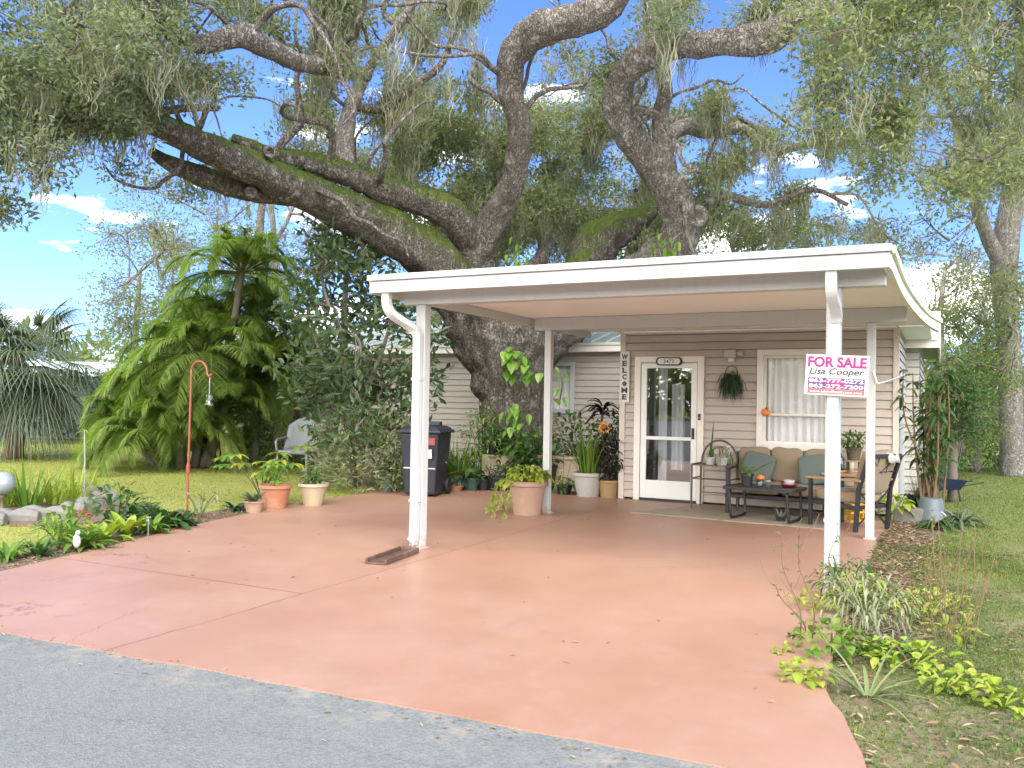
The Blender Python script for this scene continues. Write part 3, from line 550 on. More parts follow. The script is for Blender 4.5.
# ------------------------------------------------------------------ fixtures on the wall
def text(name, s, mat, parent, loc, wid, hgt, bold=0., shear=0., rx=PI/2, rz=0., ry=0., ext=.002, spacing=1.):
    cu = bpy.data.curves.new(name, 'FONT'); cu.body = s; cu.align_x = 'CENTER'; cu.align_y = 'CENTER'; cu.size = 1; cu.offset = bold; cu.shear = shear; cu.extrude = 0.; cu.space_character = spacing; cu.resolution_u = 3
    o = bpy.data.objects.new(name, cu); C.objects.link(o); dg = bpy.context.evaluated_depsgraph_get(); dg.update(); me = bpy.data.meshes.new_from_object(o.evaluated_get(dg)); bpy.data.objects.remove(o); bpy.data.curves.remove(cu)
    n = len(me.vertices); A = np.zeros(n*3, np.float32); me.vertices.foreach_get('co', A); A = A.reshape(-1, 3); lo, hi = A.min(0), A.max(0)
    A[:, 0] = (A[:, 0]-(lo[0]+hi[0])/2)*wid/(hi[0]-lo[0]); A[:, 1] = (A[:, 1]-(lo[1]+hi[1])/2)*hgt/(hi[1]-lo[1]); A[:, 2] = ext
    me.vertices.foreach_set('co', A.ravel()); me.materials.clear(); me.materials.append(mat); me.name = name
    o = bpy.data.objects.new(name, me); C.objects.link(o); o.parent = parent; o.location = loc; o.rotation_euler = (rx, ry, rz); return o
p = ony(625.5, 377, YW); t = thing('welcome_sign', 'tall narrow whitewashed WELCOME board on the beige wall by the door', 'sign', (p[0], YW-.03, p[2]))
g = MB(); g.box(-.068, .068, -.012, .012, -.375, .375); g.build('board', M['woodwhite'], t, bev=.003)
g = MB(); g.box(-.074, -.066, -.016, .013, -.38, .38); g.box(.066, .074, -.016, .013, -.38, .38); g.box(-.066, .066, -.0158, .013, .373, .381); g.box(-.066, .066, -.0158, .013, -.381, -.373); g.build('frame', M['woodwhite'], t)
for k, ch in enumerate('WELC*ME'):
    z = .30-.1*k
    if ch == '*':
        g = MB()
        for a in range(5): g.ell((.022*math.cos(a*1.257+.3), -.015, z+.022*math.sin(a*1.257+.3)), (.016, .003, .016), 8, 5)
        g.bar((0, -.015, z), (.008, -.015, z-.042), .008, .004); g.build('flower_emblem', M['letters'], t)
    else:
        o = text('letter', ch, M['letters'], t, (0, -.0135, z), .094 if ch in 'WM' else .07, .08, .045)
        for sx in {'W': (), 'E': ((-.026, 1), (-.026, -1)), 'L': ((-.026, 1), (-.026, -1)), 'C': (), 'M': ()}[ch]:
            g = MB(); g.box(sx[0]-.017, sx[0]+.017, -.0155, -.0135, z+sx[1]*.032-.004, z+sx[1]*.032+.004); g.build('serif', M['letters'], o, world=False).matrix_parent_inverse = (Matrix.Translation(o.location)@o.rotation_euler.to_matrix().to_4x4()).inverted()
p = ony(670, 361.5, YW); t = thing('house_number_plaque', 'oval black-rimmed house number plaque over the white door frame', 'plaque', (p[0], YW-.055, p[2]))
def stadium(L, h, n=10): return [(L*math.copysign(1, math.cos(a))+h*math.cos(a), h*math.sin(a)) for a in np.linspace(-PI/2, 1.5*PI, 2*n, endpoint=False)+.001]
def vprism(pts, y0, y1):
    g = MB(); n = len(pts); V = [(x, y0, z) for x, z in pts]+[(x, y1, z) for x, z in pts]; g.add(V, [tuple(range(n)), tuple(range(2*n-1, n-1, -1))]+[(i, n+i, n+(i+1) % n, (i+1) % n) for i in range(n)]); return g
vprism(stadium(.135, .062), -.008, .010).build('rim', M['black'], t, bev=.003); vprism(stadium(.125, .045), -.012, -.0075).build('face', M['plaque'], t)
text('numerals', '3473', M['letters'], t, (0, -.0125, 0), .15, .055, .015, spacing=1.25)
p = ony(732, 354, YW); t = thing('porch_light', 'small white porch light fixture high on the beige wall', 'light', (p[0], YW-.018, p[2]))
g = MB(); g.box(-.085, .075, -.10, -.002, -.055, .055); g.build('housing', M['potwhite'], t, bev=.012)
g = MB(); g.lathe([(.0, 0), (.045, .0), (.05, .02), (.038, .06), (.0, .062)], 14, (.125, -.05, -.035)); g.build('lamp_head', M['potwhite'], t, smooth=True)
g = MB(); g.box(-.04, .04, -.06, -.003, -.115, -.056); g.build('sensor', M['trim'], t, bev=.01)
p = ony(732, 377, YW); t = thing('wall_planter', 'dark half-round wall basket of dry drooping fern on the beige wall', 'planter', (p[0], YW-.02, p[2]))
g = MB(); g.tube([(.085*math.cos(a), -.02, .06+.10*math.sin(a)) for a in np.linspace(0, PI, 13)], .006, 6); g.tube([(.085*math.cos(a), -.02+.08*-math.sin(a), .0) for a in np.linspace(0, PI, 13)], .006, 6); g.bar((-.085, -.02, .06), (-.085, -.02, 0), .01, .01); g.bar((.085, -.02, .06), (.085, -.02, 0), .01, .01); g.build('wire_frame', M['iron'], t)
g = MB(); g.ell((0, -.045, -.06), (.085, .05, .07), 12, 8); g.build('basket', M['iron'], t, smooth=True)
n = 420; a = rng.uniform(0, 2*PI, n); d = np.stack([np.cos(a), -.6*np.abs(np.sin(a)), rng.uniform(-.6, .7, n)], 1); g = MB(); g.blades(np.array([0, -.05, -.03])+rng.normal(0, .045, (n, 3)), d, rng.uniform(.11, .22, n), .016, 1.1, 4, 'leaf'); g.build('fern', M['deep'], t)
p = ony(700, 417, YW); t = thing('doorbell', 'small black doorbell on the white door frame', 'doorbell', (p[0], YW-.05, p[2])); g = MB(); g.box(-.018, .018, -.006, .0085, -.045, .045); g.build('plate', M['black'], t, bev=.004); g = MB(); g.lathe([(0, 0), (.009, 0), (.008, .004), (0, .004)], 12); o = g.build('button', M['steel'], t); o.rotation_euler = (PI/2, 0, 0); o.location = (0, -.0065, -.015)
# for sale sign on the right front post
p = ony(836.5, 375.5, -.145); t = thing('for_sale_sign', 'white FOR SALE sign with magenta letters strapped to the front post', 'sign', (p[0], -.150, p[2])); t.rotation_euler = (0, math.radians(2.6), math.radians(0))
g = MB(); g.box(-.2225, .2225, -.004, .004, -.152, .152); g.build('board', M['signwhite'], t, bev=.002)
y = -.0046
text('headline', 'FOR SALE', M['magenta'], t, (0, y, .098), .415, .082, .045, ext=.001)
text('agent_name', 'Lisa Cooper', M['letters'], t, (0, y, .022), .39, .064, .022, shear=.25, ext=.001)
g = MB(); g.box(-.20, .20, y-.0006, y, -.105, -.020); b_ = g.build('phone_panel', M['violet'], t); g = MB(); g.box(-.075, .075, y-.0012, y-.0008, -.104, -.021); g.build('phone_panel_middle', M['magenta'], b_)
text('phone_number', '863-777-0272', M['signwhite'], t, (0, y-.0012, -.041), .385, .031, .03, ext=.001); text('phone_number', '863-272-7200', M['signwhite'], t, (0, y-.0012, -.083), .385, .031, .03, ext=.001)
g = MB(); g.box(-.20, .20, y-.0006, y, -.140, -.107); g.build('web_strip', M['rose'], t); text('web_address', 'www.IslandRealEstate.com', M['signwhite'], t, (0, y-.0008, -.123), .37, .02, .01, ext=.001)
# wire bracket between rear post and wall corner
a, b, c = ony(873, 381, 3.06), ony(880, 383, 3.3), ony(903, 375, YW-.03); t = thing('clothes_line', 'white cord sagging from the rear right post to the wall corner', 'cord', a)
P = spline([a, at(866, 384, 9.65), b, ony(893, 379, 4.6), c], 6); g = MB(); g.tube(P, .007, 6); g.build('cord', M['cablewhite'], t, world=True)
g = MB(); P = [ony(873, 371, 3.05), ony(875, 377, 3.05), ony(877, 383, 3.05)]; g.tube(spline(P, 4), .013, 6); g.build('hook', M['cablewhite'], t, world=True)
# ------------------------------------------------------------------ furniture on the porch
c0, c1, c2, c3 = gnd(664, 513), gnd(800, 528), gnd(838, 508), gnd(690, 502)
t = thing('floor_mat', 'worn patterned grey-brown mat under the patio furniture', 'mat', (-1.5, 4.15, 0)); g = MB(); g.prism(edge_jitter([(-2.85, 3.72), (-.45, 3.55), (-.3, 5.05), (-2.3, 5.05)], .1, .02), .001, .011); g.build('rug', M['rug'], t, world=True)
def cushion(g, x0, x1, y0, y1, z0, z1, M4=None, puff=.03):
    n = 12; V = []; 
    def sup(t): return math.copysign(abs(math.sin(t))**.33, math.sin(t))
    def cup(t): return math.copysign(abs(math.cos(t))**.33, math.cos(t))
    k = 18; n = 40
    for i in range(k+1):
        ph = -PI/2+PI*i/k
        for j in range(n):
            th = 2*PI*j/n; V.append(((x0+x1)/2+(x1-x0)/2*cup(ph)*cup(th), (y0+y1)/2+(y1-y0)/2*cup(ph)*sup(th), (z0+z1)/2+(z1-z0)/2*sup(ph)))
    V = np.array([np.array(q)*(1+.035*noise.noise(Vector(q)*9+Vector((x0*7, y0*3, z0))))+.006*noise.noise(Vector(q)*22) for q in V])
    if M4 is not None: V = V@np.array(M4)[:3, :3].T+np.array(M4)[:3, 3]
    i, j = np.meshgrid(np.arange(k), np.arange(n), indexing='ij'); jj = (j+1) % n
    g.add(V, np.stack([i*n+j, i*n+jj, (i+1)*n+jj, (i+1)*n+j], -1).reshape(-1, 4)); return g
def tilt(x, y, z, a, ax='X'): return Matrix.Translation((x, y, z))@Matrix.Rotation(a, 4, ax)
sx0, sx1 = -1.80, -.42; t = thing('outdoor_sofa', 'dark framed patio sofa with tan cushions below the front window', 'sofa', ((sx0+sx1)/2, 4.75, .011)); W = (sx1-sx0)/2
g = MB(); g.box(-W, W, -.36, .34, .20, .25)
for x in (-W+.03, W-.03):
    for y in (-.33, .31): g.bar((x, y, 0), (x, y, .56 if y < 0 else .78), .045, .045)
    g.bar((x, -.36, .58), (x, .34, .58), .055, .03)
g.bar((-W, .32, .74), (W, .32, .74), .04, .04); g.build('frame', M['dark'], t, bev=.006)
for k in range(2):
    a = -W+.05+k*(W-.05); g = MB(); cushion(g, a, a+W-.055, -.36, .24, .255, .40); g.build('seat_cushion', M['cushion'], t, smooth=True)
for k in range(3):
    w3 = (2*W-.1)/3; a = -W+.05+k*w3; g = MB(); cushion(g, a+.005, a+w3-.005, -.08, .08, -.0, .47, tilt(0, .22, .385, math.radians(-14))); g.build('back_cushion', M['cushion'], t, smooth=True)
for lab, x, rz in (('sage green throw pillow at the door end of the patio sofa', -1.50, .22), ('sage green throw pillow at the chair end of the patio sofa', -.70, -.12)):
    p = thing('throw_pillow', lab, 'pillow', (x, 4.74, .405), 0, 'throw pillows on the sofa'); g = MB(); cushion(g, -.21, .21, -.065, .065, .0, .40, Matrix.Rotation(math.radians(-20), 4, 'X')@Matrix.Rotation(rz, 4, 'Y')); g.build('pillow_cover', M['teal'], p, smooth=True)
# coffee table with bent sled legs
q = gnd(727, 526); t = thing('coffee_table', 'low dark slatted coffee table with bent metal legs on the mat', 'table', (-1.20, 3.98, .011), math.radians(-8)); g = MB()
for k in range(6): g.box(-.42, .40, -.29+k*.098, -.20+k*.098, .385, .405)
g.box(-.44, -.417, -.31, .31, .37, .41); g.box(.397, .42, -.31, .31, .37, .41); g.box(-.417, .397, -.31, -.292, .3702, .4098); g.box(-.417, .397, .29, .31, .3702, .4098); g.build('tabletop', M['dark'], t, bev=.004)
for x in (-.37, .34):
    g = MB(); g.tube(spline([(x, -.27, .37), (x+.01, -.27, .2), (x+.02, -.26, .06), (x+.02, -.20, .02), (x+.02, .20, .02), (x+.02, .26, .06), (x+.01, .27, .2), (x, .27, .37)], 5), .017, 8); g.build('leg', M['dark'], t, smooth=True)
TZ = .417
def ontable(px, py): return gnd(px, py, TZ)
# things on the coffee table
def pot_prof(rt, rb, h, lip=.012): return [(0, 0), (rb, 0), (rb+(rt-rb)*.86, h*.84), (rt+lip*.2, h*.85), (rt+lip, h*.87), (rt+lip, h), (rt-.004, h), (rt-.012, h*.86)]
def potted(name, label, cat, loc, rt, rb, h, pm, fol, fm, group=None, n=22, extra=(), rz=0., saucer=False):
    t = thing(name, label, cat, loc, rz, group); g = MB(); g.lathe(pot_prof(rt, rb, h), n); g.build('pot', pm, t, smooth=True).modifiers.new('edge', 'EDGE_SPLIT').split_angle = .7
    g = MB(); g.lathe([(0, h*.90), (rt*.55, h*.90), (rt*.93, h*.885)], 16); g.build('soil', M['soil'], t, smooth=True)
    if saucer: g = MB(); g.lathe([(0, -.002), (rb+.03, -.002), (rb+.05, .02), (rb+.04, .02), (rb+.025, .004)], n); g.build('saucer', pm, t, smooth=True)
    if fol is not None: fol.build('foliage', fm, t)
    for nm, gg, mm in extra: gg.build(nm, mm, t)
    return t
# ------------------------------------------------------------------ foliage makers (local coordinates, base at z0)
def ring(n, r=.0, up=(.3, 1.2)):
    a = rng.uniform(0, 2*PI, n); u = rng.uniform(up[0], up[1], n); return nz(np.stack([np.cos(a), np.sin(a), u], 1)), np.stack([np.cos(a)*r, np.sin(a)*r, 0*a], 1)
def f_grassy(n, L, W, z0=0., r=.05, up=(1.2, 4), droop=.25, prof='grass'):
    d, o = ring(n, 1., up); o *= rng.uniform(0, r, (n, 1)); o[:, 2] = z0; return MB().blades(o, d, rng.uniform(.55, 1., n)*L, W*rng.uniform(.7, 1.2, n), droop*rng.uniform(.3, 1.6, n), 5, prof)
def f_rosette(n, L, W, z0=0., up=(.25, 1.6), droop=.5, prof='strap'):
    d, o = ring(n, .02, up); o[:, 2] = z0; return MB().blades(o, d, rng.uniform(.7, 1.05, n)*L, W*rng.uniform(.8, 1.15, n), droop*rng.uniform(.6, 1.4, n), 5, prof)
def f_leafy(n, R, H, L, W, z0=0., droop=.35, prof='leaf', flat=.5, stems=6, mb=None):
    g = mb or MB(); c = rng.normal(size=(n, 3)); c = nz(c)*rng.uniform(.25, 1, (n, 1))**.5; p = c*np.array([R, R, H*.5])+np.array([0, 0, z0+H*.52]); d = nz(c*np.array([1, 1, .5])+rng.normal(0, .45, (n, 3))+np.array([0, 0, .25]))
    g.blades(p, d, L*rng.uniform(.6, 1.15, n), W*rng.uniform(.7, 1.15, n), droop, 4, prof)
    for k in range(stems):
        a = k*2.4; g.tube(spline([(0, 0, z0), (R*.25*math.cos(a), R*.25*math.sin(a), z0+H*.4), (R*.6*math.cos(a), R*.6*math.sin(a), z0+H*rng.uniform(.6, .95))], 4), .006 if R > .12 else .003, 5)
    return g
def f_flowers(g, n, R, H, z0, r=.018):
    c = nz(rng.normal(size=(n, 3))); c[:, 2] = np.abs(c[:, 2]); p = c*np.array([R, R, H])+np.array([0, 0, z0])
    for q in p:
        d, o = ring(5, 0., (-.1, .3)); g.blades(np.tile(q, (5, 1)), d, r, r*.9, .1, 2, 'paddle')
    return g
# small things on the coffee table
p = ontable(747, 486); f = f_grassy(5, .34, .035, .15, .02, (.35, 1.2), .05, 'leaf'); f.blades([[0, 0, .14]], [[.85, .1, .55]], .46, .05, .08, 6, 'leaf'); f_leafy(24, .10, .10, .08, .035, .13, mb=f)
potted('potted_plant', 'black pot with one long leaning leaf on the coffee table', 'plant', p, .075, .06, .155, M['black'], f, M['bright'], 'pots on the porch')
p = ontable(760, 486); t = thing('candle_jar', 'glass candle jar with orange top on the coffee table', 'jar', p); MB().lathe([(0, 0), (.04, 0), (.045, .01), (.045, .085), (.043, .085), (.043, .01), (0, .008)], 18).build('glass', M['jar'], t, smooth=True); MB().lathe([(0, .008), (.041, .008), (.041, .05), (0, .052)], 18).build('wax', M['potwhite'], t); g = MB(); g.lathe([(.047, .086), (.055, .10), (.05, .125), (.02, .14), (0, .14)], 18); g.build('lid', M['orange'], t, smooth=True)
p = ontable(768, 487); t = thing('tin_can', 'small pale green tin beside the candle jar on the table', 'tin', p); MB().lathe([(0, 0), (.028, 0), (.028, .075), (.025, .078), (0, .076)], 18).build('body', M['teal'], t, smooth=True); MB().lathe([(.0285, .068), (.031, .068), (.031, .08), (0, .081)], 18).build('lid', M['potwhite'], t)
p = ontable(789, 487); t = thing('red_plate', 'deep red dish under a white bowl on the coffee table', 'dish', p); MB().lathe([(0, 0), (.06, 0), (.10, .03), (.105, .04), (.095, .036), (.055, .01), (0, .01)], 26).build('dish', M['red'], t, smooth=True)
t = thing('white_bowl', 'white bowl stacked in the deep red dish', 'bowl', p+np.array([0, 0, .012])); MB().lathe([(0, 0), (.045, 0), (.062, .03), (.068, .075), (.063, .075), (.056, .032), (.04, .01), (0, .008)], 24).build('bowl', M['potwhite'], t, smooth=True)
p = gnd(781, 521, .011); f = f_rosette(11, .26, .035, .02, (.5, 2.2), .25, 'grass'); f.blades([[0, 0, .03]], [[.9, -.2, .5]], .42, .016, 1.1, 7, 'strap'); f.blades([[0, 0, .03]], [[-.9, -.4, .35]], .3, .016, .6, 7, 'strap'); potted('potted_plant', 'spiky aloe in a small dark pot before the coffee table', 'plant', p, .06, .05, .06, M['black'], f, M['bluegrey'], 'pots on the porch')
# armchair
a1 = gnd(860, 533); d = nz(np.array([.86, -.5, 0])); ang = math.atan2(d[1], d[0]); L = .70; side = np.array([-d[1], d[0], 0]); mid = a1-d*L/2; Wd = .60
t = thing('patio_armchair', 'dark framed patio armchair with tan cushions and wooden arms behind the post', 'armchair', (*(mid+side*Wd/2)[:2], .0), ang)   # local +x is the back of the chair
h = L/2; g = MB()
for y in (-Wd/2, Wd/2):
    g.bar((-h+.03, y, 0), (-h+.03, y, .56), .04, .04, (1, 0, 0)); g.bar((h-.06, y, 0), (h-.02, y, .50), .045, .045, (1, 0, 0)); g.bar((h-.02, y, .49), (h+.11, y, .88), .04, .045, (1, 0, 0)); g.bar((-h+.03, y, .30), (h-.04, y, .27), .03, .05)
g.bar((-h+.05, -Wd/2, .30), (-h+.05, Wd/2, .30), .04, .04); g.bar((h-.08, -Wd/2, .27), (h-.08, Wd/2, .27), .04, .04); g.bar((h+.11, -Wd/2, .87), (h+.11, Wd/2, .87), .035, .045)
bk = lambda y, u: (h-.02+.13*u, y, .49+.39*u)
for y0, y1, u0, u1 in ((-.28, .28, 0, 1), (.28, -.28, 0, 1), (-.1, -.1, 0, 1), (.1, .1, 0, 1), (-.28, .28, .5, .5)): g.bar(bk(y0, u0), bk(y1, u1), .02, .02)
for y0, y1 in ((-.28, .28), (.28, -.28)): g.bar((h-.06, y0, .05), (h-.03, y1, .46), .018, .018)
g.build('frame', M['dark'], t, bev=.005)
for y in (-Wd/2, Wd/2): g = MB(); g.bar((-h-.03, y, .575), (h+.02, y, .585), .065, .028); g.build('armrest', M['wood'], t, bev=.008)
g = MB(); cushion(g, -h+.02, h-.06, -Wd/2+.03, Wd/2-.03, .31, .45); g.build('seat_cushion', M['cushion'], t, smooth=True)
g = MB(); cushion(g, -.07, .07, -Wd/2+.03, Wd/2-.03, 0, .52, tilt(h-.09, 0, .43, math.radians(16), 'Y')); g.build('back_cushion', M['cushion'], t, smooth=True)
p = mid+side*(Wd/2+.12)+d*(h+.11)+np.array([0, 0, .895]); t = thing('towel', 'white towel folded over the top of the dark armchair back', 'towel', p); V = []; n = 9
for i in range(11):
    s_ = (i-5)/5
    for j in range(n): u = (j/(n-1)-.5)*.24; V.append((u, .055*s_+.008*math.sin(u*40), .012-.16*abs(s_)**2.2+.008*math.sin(u*31+i)))
i, j = np.meshgrid(np.arange(10), np.arange(n-1), indexing='ij'); g = MB(); g.add(V, np.stack([i*n+j, i*n+j+1, (i+1)*n+j+1, (i+1)*n+j], -1).reshape(-1, 4)); o = g.build('cloth', M['towel'], t, smooth=True); o.modifiers.new('thick', 'SOLIDIFY').thickness = .02; t.rotation_euler = (0, 0, ang+PI/2); t.scale = (.8, .8, .7)
p = gnd(846, 521); t = thing('milk_crate', 'yellow plastic crate of rounds under the tan armchair', 'crate', (p[0], p[1]+.12, 0), ang); g = MB(); w_ = .17
for z in (.0, .10, .20):
    for (x0, y0, x1, y1) in ((-w_, -w_, w_, -w_), (w_, -w_, w_, w_), (w_, w_, -w_, w_), (-w_, w_, -w_, -w_)): g.bar((x0, y0, z+.012), (x1, y1, z+.012), .014, .022)
for k in range(-2, 3):
    for y in (-w_, w_): g.bar((k*w_/2, y, 0), (k*w_/2+.0, y, .22), .014, .014); g.bar((y, k*w_/2, 0), (y, k*w_/2, .22), .014, .014)
for k in range(-2, 2):
    for y in (-w_, w_): g.bar((k*w_/2, y, .02), (k*w_/2+w_/2, y, .20), .010, .010); g.bar((k*w_/2+w_/2, y, .02), (k*w_/2, y, .20), .010, .010)
g.build('grid', M['yellow'], t)
# side table by the wall with tray, jar and pot
p = ony(843, 478, 4.92); t = thing('side_table', 'small dark side table between sofa and armchair', 'table', (p[0], 4.90, 0)); g = MB(); g.box(-.24, .24, -.2, .2, .545, .575); g.build('tabletop', M['wood'], t, bev=.004)
for x in (-.21, .21):
    for y in (-.17, .17): g = MB(); g.bar((x, y, 0), (x, y, .545), .03, .03); g.build('leg', M['dark'], t)
SZ = .576; bx = p[0]
t = thing('serving_tray', 'terracotta tray lying on the side table', 'tray', (bx-.06, 4.85, SZ)); MB().lathe([(0, 0), (.14, 0), (.165, .035), (.16, .038), (.135, .01), (0, .01)], 24).build('tray', M['terra'], t, smooth=True)
t = thing('glass_jar', 'large clear jar on the side table', 'jar', (bx-.06, 4.86, SZ+.012)); MB().lathe([(0, 0), (.075, 0), (.085, .03), (.085, .17), (.05, .21), (.05, .24), (.044, .24), (.044, .205), (.078, .165), (.078, .03), (0, .01)], 22).build('glass', M['jar'], t, smooth=True); MB().lathe([(0, .241), (.055, .241), (.055, .265), (0, .27)], 18).build('lid', M['steel'], t)
t = thing('candle', 'short cream candle on the side table', 'candle', (bx+.12, 4.74, SZ)); MB().lathe([(0, 0), (.028, 0), (.028, .14), (.02, .145), (0, .142)], 16).build('wax', M['cream'], t, smooth=True); g = MB(); g.tube([(0, 0, .142), (.001, 0, .16)], .0025, 5); g.build('wick', M['black'], t)
p = ony(855, 462, 4.98); potted('potted_plant', 'bushy green plant in a brown pot above the armchair back', 'plant', (bx+.12, 4.99, SZ+.16), .10, .075, .17, M['iron'], f_leafy(110, .17, .22, .10, .045, .15), M['green'], 'pots on the porch')
t = thing('pot_riser', 'small dark box raising the bushy brown pot on the side table', 'riser', (bx+.12, 4.99, SZ)); g = MB(); g.box(-.09, .09, -.09, .09, .142, .158); g.build('top', M['wood'], t, bev=.003); [MB().box(x-.012, x+.012, y-.012, y+.012, 0, .1415).build('leg', M['dark'], t) for x in (-.07, .07) for y in (-.07, .07)]
# iron plant bench by the door
q0, q1 = gnd(694, 509), gnd(735, 503); t = thing('iron_plant_bench', 'brown iron bench with arched back holding plants by the door', 'bench', (-2.02, 4.80, 0), math.radians(-2)); g = MB(); w_ = .26
for x in (-w_, w_):
    g.bar((x, -.24, 0), (x, -.24, .62), .025, .025); g.bar((x, .20, 0), (x, .20, .60), .025, .025); g.bar((x, -.24, .61), (x, .20, .61), .03, .02); g.bar((x, -.24, .42), (x, .20, .42), .018, .018)
g.bar((-w_, -.24, .42), (w_, -.24, .42), .018, .018); g.bar((-w_, .2, .2), (w_, .2, .2), .014, .014); g.build('frame', M['iron'], t, bev=.003)
g = MB(); [g.box(-w_+.02, w_-.02, -.23+.105*k, -.15+.105*k, .595, .61) for k in range(4)]; g.build('shelf', M['iron'], t, bev=.003)
g = MB(); A = np.linspace(0, PI, 17); g.tube([(.25*math.cos(a), .21, .62+.31*math.sin(a)) for a in A], .014, 8); g.tube([(.18*math.cos(a), .21, .62+.21*math.sin(a)) for a in A], .008, 6); [g.bar((.09*k, .21, .62), (.09*k, .21, .62+math.sqrt(.2**2-.0081*k*k)), .01, .01) for k in (-1, 0, 1)]; g.build('arched_back', M['iron'], t, smooth=False)
BZ = .611
f = f_grassy(9, .30, .022, .09, .03, (1.5, 5), .2); f.blades([[0, 0, .08]], [[.06, 0, 1]], .52, .03, .02, 6, 'leaf')
potted('potted_plant', 'small white pot with one tall blade on the iron bench', 'plant', (-2.06, 4.70, BZ), .075, .06, .10, M['potwhite'], f, M['green'], 'pots on the porch')
potted('potted_plant', 'small white pot of trailing strands at the bench right', 'plant', (-1.90, 4.66, BZ), .075, .06, .10, M['potwhite'], f_leafy(60, .12, .20, .12, .02, .06, .8), M['silver'], 'pots on the porch')
t = thing('spray_bottle', 'clear bottle with white cap behind the white pots on the bench', 'bottle', (-1.86, 4.86, BZ)); MB().lathe([(0, 0), (.035, 0), (.036, .16), (.016, .20), (.014, .22), (0, .22)], 16).build('body', M['jar'], t, smooth=True); MB().lathe([(0, .221), (.03, .221), (.03, .26), (0, .265)], 14).build('cap', M['potwhite'], t, smooth=True)
p = ony(765, 411, YW); t = thing('pumpkin', 'small orange pumpkin decoration on the window rail', 'decoration', (p[0]+.02, YW-.062, 1.285)); g = MB()
for k in range(8): g.ell((.03*math.cos(k*PI/4), .022*math.sin(k*PI/4), .045), (.032, .022, .045), 10, 8)
g.build('body', M['orange'], t, smooth=True); g = MB(); g.tube([(0, 0, .085), (.006, 0, .115)], [.009, .006], 6); g.build('stalk', M['stem'], t)
# ------------------------------------------------------------------ pots and plants along the back of the driveway
GR = 'potted plants along the back of the driveway'
def PP(name, label, px, py, rt, rb, h, pm, f, fm, extra=(), z=0., cat='plant'): return potted(name, label, cat, gnd(px, py, z), rt, rb, h, pm, f, fm, GR, extra=extra)
# wheeled trash bin
p = gnd(424, 497); t = thing('trash_bin', 'tall navy wheeled trash bin standing behind the left front post', 'trash bin', p+np.array([-.14, .25, 0]), math.radians(14)); g = MB()
def frust(g, x0, y0, z0, x1, y1, z1):
    return g.add([(-x0, -y0, z0), (x0, -y0, z0), (x0, y0, z0), (-x0, y0, z0), (-x1, -y1, z1), (x1, -y1, z1), (x1, y1, z1), (-x1, y1, z1)], [(0, 3, 2, 1), (4, 5, 6, 7), (0, 1, 5, 4), (1, 2, 6, 5), (2, 3, 7, 6), (3, 0, 4, 7)])
frust(g, .235, .27, .03, .30, .335, .93); g.build('body', M['bin'], t, bev=.03)
g = MB(); frust(g, .335, .37, .93, .335, .37, .975); frust(g, .32, .35, .976, .24, .27, 1.035); g.build('lid', M['bin'], t, bev=.015)
g = MB(); g.bar((-.26, .40, .985), (.26, .40, .985), .05, .05); [g.bar((x, .30, .95), (x, .40, .985), .04, .05) for x in (-.24, .24)]; g.box(.06, .22, -.05, .1, 1.036, 1.10); g.build('handle', M['bin'], t, bev=.012)
for x in (-.27, .27): g = MB(); g.lathe([(0, -.025), (.12, -.025), (.125, -.015), (.125, .015), (.12, .025), (0, .025)], 20); o = g.build('wheel', M['black'], t, smooth=False); o.rotation_euler = (0, PI/2, 0); o.location = (x, .28, .125)
g = MB(); g.box(.09, .22, -.334, -.325, .60, .73); o = g.build('sticker', M['sticker'], t); o.rotation_euler = (math.radians(4.2), 0, 0); o.location = (0, -.018, -.002)
g = MB(); g.box(.13, .275, -.347, -.338, .80, .90); o = g.build('red_label', M['redpaint'], t); o.rotation_euler = (math.radians(4.2), 0, 0); o.location = (0, -.022, -.004)
g = MB(); g.bar((-.24, -.292, .42), (.24, -.292, .42), .02, .02); g.build('grip_bar', M['steel'], t)
PP('potted_plant', 'fluffy green plant in a small terracotta bowl right of the bin', 456, 491, .11, .08, .09, M['terra'], f_leafy(90, .14, .16, .07, .03, .06), M['bluegrey'])
PP('potted_plant', 'broad-leaved striped plant in a dark green pot', 471, 490, .13, .10, .20, M['potgreen'], f_rosette(18, .58, .14, .18, (.3, 1.8), .5, 'leaf'), M['green'])
PP('potted_plant', 'dark bushy plant in a black tub by the bin', 443, 487, .14, .11, .22, M['black'], f_leafy(140, .25, .45, .12, .04, .18), M['deep'])
PP('potted_plant', 'dark strappy plant in a black nursery pot', 483, 490, .10, .08, .18, M['black'], f_rosette(18, .30, .05, .16), M['deep'])
fl_ = []
for k in range(22): g = MB(); f_flowers(g, 1, .26, .14, .28, .026); fl_.append(('white_flower', g, M['petalwhite']))
PP('potted_plant', 'white-flowered impatiens in a wide black pot', 497, 490, .19, .15, .22, M['black'], f_leafy(170, .25, .22, .06, .035, .18), M['deep'], extra=fl_)
p = gnd(494, 487); t = thing('block_planter', 'tan block pedestal with a hook mark before the oak trunk', 'pedestal', p+np.array([0, .3, 0])); g = MB(); g.box(-.30, .30, -.2, .2, 0, .52); g.build('block', M['tanblock'], t, bev=.015); g = MB(); g.tube(spline([(.02, -.21, .24), (.02, -.21, .31), (.05, -.21, .35), (.06, -.21, .40), (.03, -.21, .44), (-.01, -.21, .42)], 4), .013, 6); g.build('hook', M['black'], t)
potted('potted_plant', 'dark fern in a black pot on the left of the tan block', 'plant', p+np.array([-.19, .28, .52]), .15, .11, .22, M['black'], f_leafy(170, .27, .30, .16, .04, .18, .7), M['green'], GR)
